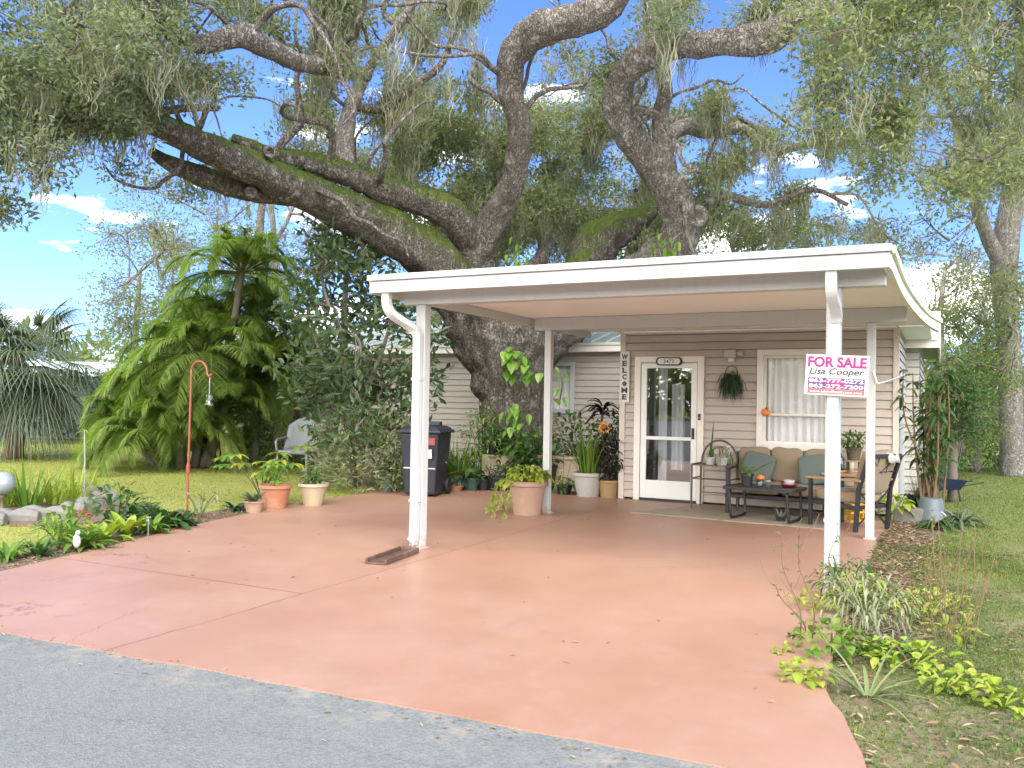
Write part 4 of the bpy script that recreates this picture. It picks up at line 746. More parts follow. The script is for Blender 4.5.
potted('potted_plant', 'dark fern in a black pot on the right of the tan block', 'plant', p+np.array([.20, .28, .52]), .15, .11, .20, M['black'], f_rosette(60, .34, .035, .20, (.1, 1.5), .9, 'leaf'), M['green'], GR)
def plant(name, label, cat, loc, parts, group=None, rz=0.):
    t = thing(name, label, cat, loc, rz, group)
    for nm, g, mm in parts: g.build(nm, mm, t)
    return t
plant('grassy_plant', 'tall yellow-green grassy plant right of the trash bin', 'plant', gnd(455, 487), [('foliage', f_grassy(170, 1.25, .035, 0, .22, (1.6, 6), .35), M['bright'])])
plant('fern', 'lime feathery fern behind the tan block left of the trunk', 'fern', gnd(475, 486)+np.array([0, .2, 0]), [('foliage', f_leafy(340, .42, 1.15, .16, .04, .2, .5), M['bright'])])
plant('green_shrub', 'low leafy green shrub between bin and tan block', 'shrub', gnd(450, 482)+np.array([.3, .5, 0]), [('foliage', f_leafy(240, .5, .6, .16, .06, 0), M['green'])])
# pots by the rear left post
p = gnd(527, 514); f = f_leafy(120, .26, .20, .13, .075, .40, .5, 'heart'); 
for k in range(7):
    a = 2.6+k*.35; Q = spline([(.2*math.cos(a), .2*math.sin(a)-.05, .43), (.34*math.cos(a), .34*math.sin(a)-.1, .40), (.40*math.cos(a), .40*math.sin(a)-.12, .15), (.44*math.cos(a)-.05, .44*math.sin(a)-.12, .03)], 5); f.tube(Q, .004, 5); i = rng.integers(2, len(Q), 14); f.blades(Q[i], rng.normal(size=(14, 3))+np.array([0, -.3, .2]), .07, .05, .4, 4, 'heart')
PP('potted_plant', 'large pale terracotta pot with lime trailing plant beside the rear left post', 527, 514, .24, .17, .42, M['terrapale'], f, M['lime'])
f = f_grassy(95, 1.08, .038, .30, .14, (1.6, 7), .28); f_leafy(26, .16, .14, .09, .06, .30, mb=f)
PP('potted_plant', 'tall iris-like blades in a weathered white urn by the wall', 588, 496, .235, .165, .36, M['greywhite'], f, M['bright'])
f = MB(); f_leafy(430, .23, .85, .12, .045, .2, .5, mb=f); PP('potted_plant', 'dark purple croton in an ochre pot', 609, 497, .16, .13, .26, M['gold'], f, M['purple'])
PP('potted_plant', 'upright snake plant in a small white pot beside the door', 621, 497, .10, .075, .19, M['potwhite'], f_grassy(10, .58, .055, .17, .05, (2.5, 7), .05, 'leaf'), M['green'])
p = gnd(594, 491)+np.array([0, .35, 0]); st = MB(); st.tube(spline([(0, 0, 0), (.03, 0, .5), (-.02, 0, 1.0), (.0, 0, 1.35)], 4), .02, 7); d, o = ring(30, .02, (-.1, 1.3)); o[:, 2] = 1.2+rng.uniform(0, .2, 30)
plant('cordyline', 'dark broad-leaved cordyline on a tall stem behind the pots', 'plant', p, [('stem', st, M['drystem']), ('foliage', MB().blades(o, d, rng.uniform(.32, .5, 30), .09, .45, 5, 'leaf'), M['purple'])])
plant('leafy_shrub', 'dark green leafy shrub behind the rear left post', 'shrub', gnd(556, 488)+np.array([0, .9, 0]), [('foliage', f_leafy(420, .7, 1.25, .2, .075, 0), M['green'])])
plant('leafy_shrub', 'dense deep green shrub before the oak trunk base', 'shrub', gnd(524, 488)+np.array([0, .2, 0]), [('foliage', f_leafy(380, .5, .95, .18, .08, 0), M['green'])])
plant('leafy_shrub', 'tall leafy shrub beside the beige house corner', 'shrub', gnd(603, 492)+np.array([0, .9, 0]), [('foliage', f_leafy(420, .5, 1.35, .17, .05, 0), M['deep'])])
p = gnd(525, 492); potted('potted_plant', 'large black tub of green leaves behind the pale terracotta pot', 'plant', p+np.array([0, .45, 0]), .33, .28, .42, M['black'], f_leafy(200, .45, .6, .17, .08, .35), M['green'], GR)
p = gnd(566, 493); t = thing('garden_wall', 'low tan block wall behind the rear left post', 'wall', p+np.array([0, .35, 0])); g = MB(); g.box(-.62, .32, -.1, .1, 0, .50); g.build('blocks', M['tanblock'], t, bev=.012); g = MB(); g.box(-.65, .35, -.13, .13, .502, .55); g.build('cap', M['tanblock'], t, bev=.012)
f = f_leafy(70, .16, .24, .10, .06, .02, .4); fl_ = []
for q in ((-.02, .0, .62), (-.05, 0, .36), (.1, .02, .5)):
    g = MB(); fl_.append(('white_flower', g, M['petalwhite'])); d, o = ring(7, 0., (-.2, .3)); g.blades(np.tile(q, (7, 1)), d, .035, .03, .1, 2, 'paddle'); f.tube([(0, 0, .05), (q[0]*.6, 0, q[2]*.6), q], .004, 5)
PP('potted_plant', 'small dark pot with white flowers on thin stalks', 564, 494, .13, .10, .14, M['black'], f, M['bright'], extra=fl_)
p = gnd(603, 496); zc = 1.04; t = thing('sunflower_ornament', 'orange sunflower ornament on a stake above the dark croton', 'ornament', p+np.array([-.03, .12, 0])); g = MB(); g.tube([(0, 0, 0), (.01, 0, .5), (0, -.02, zc)], .007, 6); g.build('stake', M['stem'], t)
g = MB(); a = np.linspace(0, 2*PI, 16, endpoint=False); g.blades(np.stack([.05*np.cos(a), 0*a-.03, zc+.05*np.sin(a)], 1), np.stack([np.cos(a), 0*a-.15, np.sin(a)], 1), 0.055, .032, 0., 3, 'leaf', side=np.stack([-np.sin(a), 0*a, np.cos(a)], 1)); g.build('petals', M['petalorange'], t); g = MB(); g.ell((0, -.035, zc), (.042, .02, .042), 14, 8); g.build('centre', M['redpaint'], t, smooth=True)
for q in ((.12, -.02, zc+.02), (.16, 0, zc-.05), (-.10, 0, zc-.03), (.30, -.02, .68)): g = MB(); d, o = ring(7, 0., (-.2, .3)); g.blades(np.tile(q, (7, 1)), d, .04, .035, .1, 2, 'paddle'); g.tube([(q[0]*.7, .0, q[2]-.12), q], .003, 5); g.build('white_blossom', M['petalwhite'], t)
# ------------------------------------------------------------------ left edge: pots, shrub, hook, bed
PP('potted_plant', 'grey-leaved succulent in a small low terracotta pot', 254, 512, .12, .09, .14, M['terrapale'], f_rosette(30, .26, .04, .13, (.3, 1.6), .2), M['bluegrey'])
PP('potted_plant', 'two-tone terracotta pot with a sprouting green plant', 275, 508, .20, .14, .30, M['terra'], f_leafy(55, .17, .32, .12, .045, .26), M['bright'])
PP('potted_plant', 'round cream pot with a small green plant', 313, 505, .19, .12, .29, M['cream'], f_leafy(80, .15, .20, .10, .05, .26), M['green'])
f = MB(); n = 2600; c = nz(rng.normal(size=(n, 3))); c[:, 2] = np.abs(c[:, 2]); c *= rng.uniform(.55, 1, (n, 1)); p = c*np.array([1.15, .9, 1.25])+np.array([0, 0, .05]); f.leaves(p, c+rng.normal(0, .5, (n, 3)), rng.uniform(.08, .14, n), .035)
for k in range(60):
    d = nz(np.array([rng.normal(0, .8), rng.normal(0, .6), 1.])); Q = spline([d*.5, d*1.0, d*1.32+np.array([d[0]*.2, 0, -.02])], 4); f.tube(Q, .004, 4); i = rng.integers(3, len(Q), 26); f.leaves(Q[i]+rng.normal(0, .02, (26, 3)), rng.normal(size=(26, 3)), .075, .028)
plant('silvery_shrub', 'wide mounded silvery-green shrub at the left driveway edge', 'shrub', gnd(349, 493)+np.array([-.1, .75, 0]), [('foliage', f, M['silver'])])
plant('bright_plant', 'low lime leafy plant between silvery shrub and bin', 'plant', gnd(392, 492)+np.array([-.1, .1, 0]), [('foliage', f_leafy(150, .26, .5, .12, .05, 0), M['bright'])])
p = gnd(388, 491); potted('potted_plant', 'pale blue-grey pot half hidden by the silvery shrub', 'plant', p, .11, .09, .24, M['potblue'], f_leafy(40, .14, .2, .1, .04, .26), M['green'], GR)
p = gnd(238, 505); f = MB(); st = MB()
for k in range(15):
    a = rng.uniform(0, 2*PI); r = rng.uniform(.15, .75); q = np.array([r*math.cos(a), r*.7*math.sin(a), rng.uniform(.35, .78)]); st.tube(spline([(0, 0, 0), q*np.array([.4, .4, .7]), q], 4), .007, 5)
    for b in np.linspace(-2.2, 2.2, 7): d = np.array([math.cos(a+b), math.sin(a+b), .1]); f.blades([q], [d], rng.uniform(.17, .25), .11, .35, 4, 'leaf')
plant('big_leaf_plant', 'spreading plant with large yellowing leaves on the lawn edge', 'plant', p+np.array([-.15, .6, 0]), [('stem', st, M['stem']), ('foliage', f, M['yelleaf'])])
p0 = gnd(187, 517); top = ony(189, 372, p0[1]); H = top[2]; R = .125; t = thing('shepherd_hook', 'rust red shepherd hook pole on the left lawn', 'hook', p0); P = [(0, 0, 0), (0, 0, .4), (.005, 0, H*.6), (.01, 0, H-.02)]+[(.01+R-R*math.cos(a), 0, H+R*math.sin(a)) for a in np.linspace(.3, 2.9, 9)]+[(.01+2*R+.01, 0, H-.03), (.01+2*R+.05, 0, H-.05), (.01+2*R+.07, 0, H-.02)]
g = MB(); g.tube(spline(P, 4), .012, 8); g.build('pole', M['redpaint'], t, smooth=True); g = MB(); g.bar((0, 0, .5), (0, 0, .62), .035, .035); g.build('clamp', M['redpaint'], t, bev=.004)
t = thing('bird_feeder', 'small pale teal feeder hanging from the red shepherd hook', 'feeder', p0+np.array([.01+2*R+.045, 0, H-.06])); g = MB(); g.tube([(0, 0, 0), (0, 0, -.20)], .003, 5); g.build('wire', M['steel'], t); MB().lathe([(0, -.33), (.05, -.33), (.055, -.31), (.035, -.30), (.035, -.23), (.05, -.22), (.02, -.20), (0, -.20)], 18).build('dish', M['jar'], t, smooth=True)
# bed strip plants (gnd positions)
BS = 'bedding plants along the left driveway edge'
def BP(name, label, px, py, f, fm, extra=()):
    t = plant(name, label, 'plant', gnd(px, py, -.01), [('foliage', f, fm)]+list(extra), BS); t.scale = (1.35,)*3; return t
BP('bedding_plant', 'bright lime bromeliad in the driveway edge bed right of the red flowers', 127, 536, f_rosette(26, .36, .075, 0, (.4, 2.4), .45), M['lime'])
BP('bedding_plant', 'dark green broad-leaved clump nearest the shepherd hook', 165, 528, f_rosette(34, .46, .085, 0, (.3, 2.2), .5), M['green'])
BP('bedding_plant', 'glossy green clump behind the lime bromeliad', 140, 524, f_rosette(30, .46, .075, 0, (.4, 2.4), .5), M['green'])
BP('bedding_plant', 'yellow-green bromeliad at the back right of the driveway edge bed', 150, 534, f_rosette(20, .30, .055, 0, (.4, 2.4), .45), M['bright'])
fl_ = []
for k in range(5): g = MB(); f_flowers(g, 1, .05, .04, .22, .028); fl_.append(('red_flower', g, M['petalred']))
BP('bedding_plant', 'bright green clump with red flowers in the driveway edge bed', 82, 549, f_rosette(34, .36, .06, 0, (.4, 2.4), .45), M['bright'], fl_)
BP('bedding_plant', 'lime tuft just right of the red flowers', 104, 541, f_rosette(20, .33, .065, 0, (.6, 3), .4), M['lime'])
BP('bedding_plant', 'dark green tuft left of the white dove ornament', 38, 556, f_rosette(34, .27, .03, 0, (.3, 2.4), .45), M['green'])
BP('bedding_plant', 'leafy green tuft at the left picture edge of the bed', 8, 560, f_rosette(30, .27, .035, 0, (.3, 2.4), .5), M['bright'])
BP('bedding_plant', 'small pale leafy tuft between the two dark tufts', 58, 549, f_leafy(60, .17, .2, .09, .035), M['bright'])
BP('bedding_plant', 'wispy grey-green plant at the foot of the shepherd hook', 200, 518, f_leafy(70, .26, .28, .12, .02), M['silver'])
BP('bedding_plant', 'dark green leafy mound behind the lime tuft', 118, 528, f_leafy(110, .25, .36, .13, .05), M['green'])
BP('bedding_plant', 'bright leafy mound between the kerbstones and the red flowers', 66, 540, f_leafy(70, .18, .22, .10, .04), M['bright'])
BP('bedding_plant', 'low dark clump right of the glossy green clump', 182, 524, f_rosette(26, .30, .06, 0, (.3, 2.2), .5), M['deep'])
BP('bedding_plant', 'tiny dark rosette by the low terracotta pot', 236, 511, f_rosette(26, .24, .05, 0), M['deep'])
p = gnd(82, 550); t = thing('dove_ornament', 'white dove garden ornament among the red flowers', 'ornament', p+np.array([.06, -.1, 0]), .4); g = MB(); g.ell((0, 0, .10), (.035, .028, .065), 14, 10); g.ell((.015, -.01, .175), (.022, .02, .024), 12, 8); g.build('body', M['potwhite'], t, smooth=True); MB().add([(.033, -.02, .18), (.06, -.03, .172), (.033, -.008, .168)], [(0, 1, 2)]).build('beak', M['gold'], t)
for k, (px, py, lab) in enumerate(((59, 545, 'clear solar stake light left of the dove ornament'), (148, 541, 'clear solar stake light before the lime bromeliad'))):
    t = thing('solar_light', lab, 'light', gnd(px, py), 0, 'solar lights in the bed'); g = MB(); g.tube([(0, 0, 0), (0, 0, .16)], .006, 8); g.build('stake', M['stone'], t); MB().lathe([(0, .15), (.015, .16), (.022, .22), (0, .22)], 14).build('lens', M['jar'], t, smooth=True); MB().lathe([(0, .22), (.028, .22), (.025, .235), (0, .24)], 14).build('cap', M['stone'], t, smooth=True)
# edging stones and the iris bed
ES = [(-22, 521, .30), (12, 519, .30), (45, 516, .30), (73, 512, .16), (90, 506, .17), (104, 500, .18), (98, 494, .16), (88, 490, .15)]
labs = ['leftmost long pale kerbstone at the picture edge', 'long notched kerbstone below the gazing ball', 'long pale kerbstone in the middle of the bed edge', 'small upright kerbstone behind the red flowers', 'grey kerbstone at the bed corner', 'grey kerbstone turning along the right end of the bed', 'grey kerbstone at the back right of the iris bed', 'small farthest kerbstone of the iris bed']
for (px, py, hl), lab in zip(ES, labs):
    p = gnd(px, py); t = MB(); n = 9; V = []
    for i in range(n):
        u = -1+2*i/(n-1); sh = 1-.25*abs(u)**6; nt_ = .78 if abs(u) < .2 else 1
        for yy, zz in ((-.07, 0), (-.075, .09), (-.04, .155*nt_), (.04, .155*nt_), (.075, .09), (.07, 0)): V.append((hl*u, yy*sh*(1+.15*noise.noise(Vector((u*3+px, yy*20, 0)))), zz*sh*(1+.12*noise.noise(Vector((u*4+px, 3, zz*9))))))
    i, j = np.meshgrid(np.arange(n-1), np.arange(6), indexing='ij'); jj = (j+1) % 6; t.add(V, np.stack([i*6+j, i*6+jj, (i+1)*6+jj, (i+1)*6+j], -1).reshape(-1, 4)); t.f.append(np.arange(6)[None, ::-1]); t.f.append(np.arange(6)[None]+t.n-6)
    o = t.build('edging_stone', M['stone'], bev=.012, loc=(p[0], p[1], -.035)); o.rotation_euler = (0, 0, math.radians(26+50*(px > 85)-20*(px > 100)+rng.uniform(-6, 6))); tag(o, lab, 'kerbstone', 'kerbstones round the iris bed')
IB = 'irises in the stone-edged bed'
for px, py, n, h, fm, lab in ((8, 505, 30, .55, 'lime', 'yellowing iris clump behind the gazing ball'), (28, 506, 40, .75, 'bright', 'tall green iris clump in the middle of the stone-edged bed'), (52, 503, 40, .62, 'lime', 'yellow-green iris clump left of the thin stake'), (72, 499, 34, .70, 'lime', 'tall thin iris clump by the thin stake'), (-12, 507, 40, .6, 'bright', 'iris clump at the left picture edge'), (100, 492, 16, .40, 'lime', 'small sparse iris clump at the right end of the stone-edged bed')):
    plant('iris_clump', lab, 'plant', gnd(px, py), [('foliage', f_grassy(n, h*1.15, .045, 0, .22, (.9, 5), .35), M[fm])], IB)
p = gnd(2, 512); t = thing('gazing_ball', 'pale silver gazing ball on a stand at the left edge', 'ornament', p); MB().lathe([(0, 0), (.08, 0), (.06, .02), (.02, .06), (.018, .16), (.05, .2), (0, .2)], 16).build('stand', M['iron'], t, smooth=True); g = MB(); g.ell((0, 0, .34), (.135, .135, .135), 24, 16); g.build('globe', M['mirror'], t, smooth=True)
p = gnd(84, 500); t = thing('garden_stake', 'thin garden stake with a green leaf tip in the iris bed', 'stake', p); h_ = ony(80, 430, p[1])[2]; g = MB(); g.tube([(0, 0, 0), (.0, 0, h_*.5), (-.03, 0, h_)], .006, 5); g.build('pole', M['steel'], t); g = MB(); g.blades([[-.1, 0, h_], [-.06, 0, h_-.03]], [[1, 0, .15], [-.8, 0, .2]], .17, .05, .4, 4, 'leaf'); g.build('leaf_tip', M['lime'], t)
# white wicker chair on the lawn
p = gnd(288, 462); p = at(297, 462, 16.3); p[2] = 0; t = thing('wicker_chair', 'white wicker garden chair half hidden behind the silvery shrub', 'chair', (p[0], p[1], 0), math.radians(20)); g = MB(); V = []
for i in range(9):
    u = -1+2*i/8
    for z in np.linspace(0, 1, 7): V.append((.33*u*(1-.12*z), .26-.10*u*u+.14*z, .42+.62*z*(1-.25*u*u)))
i, j = np.meshgrid(np.arange(8), np.arange(6), indexing='ij'); g.add(V, np.stack([i*7+j, (i+1)*7+j, (i+1)*7+j+1, i*7+j+1], -1).reshape(-1, 4)); o = g.build('back', M['wicker'], t, smooth=True); o.modifiers.new('s', 'SOLIDIFY').thickness = .03
g = MB(); cushion(g, -.32, .32, -.30, .28, .36, .44); g.build('seat', M['wicker'], t, smooth=True)
for x in (-.28, .28):
    for y in (-.26, .24): g = MB(); g.bar((x, y, 0), (x, y, .38), .035, .035); g.build('leg', M['wicker'], t)
    g = MB(); g.tube(spline([(x*1.1, .28, .66), (x*1.15, 0, .64), (x*1.1, -.28, .60), (x, -.28, .4)], 4), .025, 7); g.build('armrest', M['wicker'], t, smooth=True)
# ------------------------------------------------------------------ right side of the house
p = gnd(930, 521); st = MB(); f = MB()
for k in range(12):
    a = rng.uniform(0, 6.28); q = np.array([.14*math.cos(a), .14*math.sin(a), 0]); hh = rng.uniform(1.3, 2.3); tp = q+np.array([rng.uniform(-.45, .4), rng.uniform(-.2, .4), hh]); Q = spline([q, q+(tp-q)*.35+rng.normal(0, .03, 3), q+(tp-q)*.7+rng.normal(0, .05, 3), tp], 5); st.tube(Q, np.linspace(.018, .006, len(Q)), 6)
    i = rng.integers(len(Q)//3, len(Q), 34); d, o = ring(34, .0, (-.5, .6)); f.blades(Q[i], d, rng.uniform(.11, .25, 34), rng.uniform(.04, .075, 34), .5, 4, 'leaf')
plant('tall_shrub', 'tall spindly shrub with drooping leaves by the house side wall', 'shrub', p+np.array([.0, .25, 0]), [('stems', st, M['drystem']), ('foliage', f, M['green'])])
f = MB()
for k in range(3): pass
p2 = gnd(915, 519); plant('dracaena', 'dark arching dracaena clump at the foot of the side wall', 'plant', p2+np.array([.0, .3, 0]), [('foliage', f_rosette(26, .62, .07, .12, (.5, 2.4), .7, 'leaf'), M['deep'])])
g = f_grassy(60, .8, .02, 0, .12, (2, 8), .1); plant('dry_grass', 'dry brown upright grass clump by the side wall', 'plant', p2+np.array([.12, .4, 0]), [('foliage', g, M['deadleaf'])])
p = gnd(931, 522); t = thing('blue_bucket', 'upturned pale blue bucket under the tall shrub', 'bucket', p); MB().lathe([(0, .30), (.12, .30), (.13, .29), (.175, .02), (.185, .02), (.185, 0), (.17, 0)], 24).build('body', M['potblue'], t, smooth=True); g = MB(); g.tube([(.187*math.cos(a), .187*math.sin(a)*.3-.14, .05+.12*math.sin(a)) for a in np.linspace(0, PI, 11)], .004, 5); g.build('handle', M['steel'], t)
p = gnd(912, 521); t = thing('stone_block', 'grey weathered block lying beside the pale blue bucket', 'block', p); g = MB(); g.box(-.22, .14, -.1, .12, -.02, .17); g.build('block', M['stone'], t, bev=.02)
plant('lime_plant', 'lime green leafy plant at the house front corner', 'plant', gnd(893, 520), [('foliage', f_leafy(46, .20, .34, .17, .10, .0, .5), M['lime'])])
plant('strappy_plant', 'grey-green strappy plant sprawling right of the bucket', 'plant', gnd(960, 524), [('foliage', f_rosette(60, .62, .035, .02, (.1, 1.3), .6), M['bluegrey'])])
plant('strappy_plant', 'deep green strappy clump in front of the bucket', 'plant', gnd(936, 528), [('foliage', f_rosette(50, .46, .035, .02, (.2, 1.6), .6), M['green'])])
p = gnd(955, 505); t = thing('wheelbarrow', 'dark blue wheelbarrow tipped beyond the tall shrub', 'wheelbarrow', p+np.array([-.15, .6, 0]), .5); t.scale = (.6,)*3; g = MB(); g.add([(-.3, -.25, .3), (.3, -.25, .3), (.3, .25, .3), (-.3, .25, .3), (-.5, -.36, .62), (.42, -.36, .55), (.42, .36, .55), (-.5, .36, .62)], [(0, 3, 2, 1), (0, 1, 5, 4), (1, 2, 6, 5), (2, 3, 7, 6), (3, 0, 4, 7)]); o = g.build('tray', M['blueplastic'], t); o.modifiers.new('s', 'SOLIDIFY').thickness = .015
g = MB(); g.lathe([(0, -.03), (.17, -.03), (.19, 0), (.17, .03), (0, .03)], 20); o = g.build('wheel', M['black'], t); o.rotation_euler = (PI/2, 0, 0); o.location = (-.55, 0, .19)
for y in (-.22, .22): g = MB(); g.bar((-.55, y*.3, .2), (.9, y*1.2, .5), .03, .03); g.bar((.25, y, .36), (.32, y, 0), .03, .03); g.build('handle', M['dark'], t)
# ------------------------------------------------------------------ right front bed
RB = 'lime sweet potato clumps in the right bed'
for px, py, n, R, H, L, fm, lab in ((862, 612, 120, .32, .36, .13, 'lime', 'lime clump directly right of the front post foot'), (815, 612, 60, .2, .22, .12, 'lime', 'small lime sprig left of the front post foot'), (832, 655, 130, .30, .26, .13, 'bright', 'green clump at the driveway edge below the front post'), (806, 683, 60, .17, .15, .13, 'lime', 'lime clump spilling onto the driveway'), (930, 618, 120, .36, .26, .12, 'lime', 'lime clump on the lawn at the far right of the bed'), (955, 640, 40, .2, .16, .12, 'lime', 'small lime clump nearest the dry grass stems'), (912, 668, 110, .32, .20, .13, 'lime', 'lime clump right of the spider plant'), (885, 660, 60, .22, .16, .12, 'bright', 'yellow-green clump behind the spider plant'), (945, 690, 40, .16, .14, .12, 'lime', 'lime sprig between two right-hand clumps'), (1003, 708, 70, .2, .15, .14, 'lime', 'lime clump at the right picture edge'), (970, 692, 34, .15, .12, .12, 'lime', 'small lime sprig left of the right-edge clump'), (783, 656, 14, .07, .1, .1, 'lime', 'tiny lime sprig on the driveway')):
    plant('sweet_potato_vine', lab, 'plant', gnd(px, py, -.02), [('foliage', f_leafy(int(n*.8), R*.8, H*.7, L*.52, L*.36, 0, .35, 'heart', stems=4), M[fm])], RB)
plant('grey_shrub', 'tangled grey-green shrub in the middle of the right bed', 'shrub', gnd(868, 630, -.02), [('foliage', f_leafy(420, .33, .36, .08, .016, 0, .8, stems=16), M['silver'])])
plant('grey_shrub', 'darker tangled shrub against the front post foot', 'shrub', gnd(848, 606, -.02), [('foliage', f_leafy(260, .26, .36, .09, .025, 0, .5, stems=10), M['green'])])
plant('grass_clump', 'arching grassy clump behind the spider plant', 'plant', gnd(893, 650, -.02), [('foliage', f_grassy(60, .42, .012, 0, .1, (.5, 3), .8), M['bluegrey'])])
plant('spider_plant', 'pale spider plant with long arching leaves in the right bed', 'plant', gnd(868, 697, -.02), [('foliage', f_rosette(20, .58, .021, .0, (.2, 1.5), .4, 'grass'), M['strap'])])
for k, (px, py, px2, py2, lab) in enumerate(((800, 640, 782, 535, 'bare twig leaning left over the driveway'), (812, 640, 800, 530, 'tall bare twig rising beside the front post'), (806, 634, 776, 586, 'short bare twig reaching over the driveway'), (825, 610, 838, 535, 'bare twig crossing in front of the post'))):
    b = gnd(px, py); tp = at(px2, py2, (b-CAM)@AF*.98); d = tp-b; g = MB(); Q = spline([b*0, d*.3+np.array([.03, 0, 0]), d*.65+np.array([-.03, 0, .02]), d], 6); g.tube(Q, np.linspace(.006, .002, len(Q)), 5)
    for i in range(4, len(Q)-2, 4): s_ = rng.choice([-1, 1]); g.tube(spline([Q[i], Q[i]+np.array([.07*s_, .02, .07]), Q[i]+np.array([.11*s_, .02, .17])], 3), .002, 4)
    f = MB(); i = rng.integers(3, len(Q), 7); f.leaves(Q[i], rng.normal(size=(7, 3)), .045, .018); plant('bare_twig', lab, 'twig', b, [('twig', g, M['drystem']), ('leaves', f, M['weed'])], 'bare twigs by the front post')
g = MB(); 
for k in range(26):
    a = rng.uniform(0, 6.28); q = np.array([rng.normal(0, .10), rng.normal(0, .10), 0]); tp = q+np.array([rng.normal(0, .10), rng.normal(0, .1), rng.uniform(.35, .75)]); g.tube(spline([q, (q+tp)/2+rng.normal(0, .03, 3), tp], 4), .0022, 4)
    g.leaves(np.tile(tp, (4, 1))+rng.normal(0, .02, (4, 3)), rng.normal(size=(4, 3)), .03, .01)
plant('dry_grass', 'thin dry brown stems standing on the right lawn', 'plant', gnd(953, 640), [('stems', g, M['drystem'])])
# ------------------------------------------------------------------ the big oak
def limb(pts, n=7):                                               # (px, py, depth, width in px) -> centre line and radii
    P = np.array([at(x, y, d) for x, y, d, w in pts]); Rr = np.array([w/2*d/F for x, y, d, w in pts]); Q = spline(np.c_[P, Rr], n); return Q[:, :3], np.maximum(Q[:, 3], .012)
base = at(517, 480, 15.2); base[2] = 0
oak = thing('oak_tree', 'huge spreading live oak with mossy limbs rising behind the white carport', 'tree', base)
def limb_part(name, pts, mat, n=14, rough=.19, fq=3.0, par=None):
    P, Rr = limb(pts); g = MB(); g.tube(P, Rr, n*2, True, rough, fq, .10 if n > 10 else 0); g.build(name, mat, par or oak, smooth=True, world=True); return P, Rr
pool = []; poolr = []
def pl(PR): pool.append(PR[0]); poolr.append(PR[1])
P, Rr = limb([(519, 492, 15.2, 125), (518, 474, 15.2, 86), (516, 440, 15.2, 62), (513, 400, 15.2, 62), (510, 360, 15.2, 78), (510, 330, 15.2, 98), (511, 305, 15.2, 118), (510, 285, 15.2, 110)], 8)
g = MB(); V0 = len(P)
g.tube(P, Rr, 90, True, .15, 2.2, .07); g.build('trunk', M['bark'], oak, smooth=True, world=True)
A = [(510, 425, 15.2, 40), (500, 380, 15.2, 52), (478, 335, 15.1, 54), (455, 292, 14.8, 48), (432, 260, 14.5, 46), (378, 226, 13.8, 42), (320, 199, 13.0, 37), (268, 174, 12.3, 33), (212, 150, 11.6, 29), (164, 128, 11.0, 25), (120, 110, 10.5, 17), (66, 88, 10.0, 11), (5, 60, 9.6, 7)]
B = [(490, 300, 15.2, 40), (474, 255, 15.0, 33), (452, 216, 14.4, 30), (408, 198, 13.9, 27), (360, 180, 13.3, 24), (312, 163, 12.8, 19), (268, 153, 12.3, 15), (232, 138, 12., 9)]
A2 = [(300, 193, 13.0, 26), (250, 190, 12.5, 22), (200, 176, 12.0, 19), (170, 163, 11.7, 14), (150, 151, 11.5, 8)]
Cc = [(510, 340, 15.3, 60), (488, 290, 15.2, 42), (474, 262, 15.0, 33), (491, 226, 14.7, 29), (511, 184, 14.2, 24), (520, 135, 13.6, 22), (511, 95, 13.2, 24), (512, 58, 12.9, 28), (540, 30, 12.5, 31), (582, 19, 12., 32), (612, 2, 11.6, 28), (640, -40, 11.2, 22)]
Dd = [(520, 430, 15.3, 30), (522, 388, 15.4, 36), (542, 348, 15.4, 40), (562, 326, 15.4, 42), (602, 298, 15.1, 44), (650, 268, 14.6, 40), (680, 236, 14.3, 35), (674, 196, 14., 33), (642, 152, 13.6, 30), (618, 112, 13.2, 28), (625, 76, 12.8, 26), (662, 49, 12.3, 26), (715, 42, 11.7, 26), (768, 36, 11.2, 30), (800, 14, 10.8, 22), (858, -4, 10.3, 17), (930, -40, 9.8, 10)]
E_ = [(556, 330, 15.6, 50), (585, 275, 15.7, 46), (600, 240, 15.8, 40), (622, 228, 15.9, 30), (645, 215, 16.2, 20), (672, 186, 16.6, 14)]
G_ = [(346, 172, 13.3, 20), (345, 140, 13.4, 18), (352, 105, 13.4, 15), (368, 70, 13.3, 11), (402, 20, 13., 9), (430, -20, 12.8, 7)]
H_ = [(668, 175, 14., 20), (660, 120, 14.3, 17), (665, 88, 14.2, 15), (658, 40, 14., 13), (662, -10, 13.8, 11)]
I_ = [(645, 160, 14., 16), (680, 128, 14.6, 16), (705, 131, 14.8, 15), (742, 128, 14.8, 14), (768, 150, 14.8, 11), (800, 146, 14.6, 9), (850, 140, 14.3, 7), (905, 120, 14, 5)]
J_ = [(296, 62, 11.4, 19), (262, 45, 11., 22), (236, 36, 10.7, 22), (196, 44, 10.4, 18), (150, 26, 10.1, 14), (100, 30, 9.8, 10), (60, 8, 9.5, 8)]
K_ = [(368, 76, 12.6, 12), (332, 68, 12., 16), (296, 62, 11.4, 19)]
L_ = [(120, 118, 10.5, 12), (80, 112, 10.1, 10), (36, 118, 9.8, 9), (-10, 112, 9.5, 8)]
M_ = [(690, 215, 14.3, 15), (722, 196, 14.6, 10), (766, 205, 14.6, 7), (812, 190, 14.4, 5), (848, 205, 14.3, 4)]
N_ = [(358, 108, 13.4, 8), (385, 108, 13.3, 9), (410, 88, 13.1, 8), (440, 66, 12.9, 7), (455, 30, 12.7, 5)]
O_ = [(520, 280, 16., 16), (545, 250, 16.5, 14), (530, 215, 16.9, 10), (505, 180, 17.3, 7)]
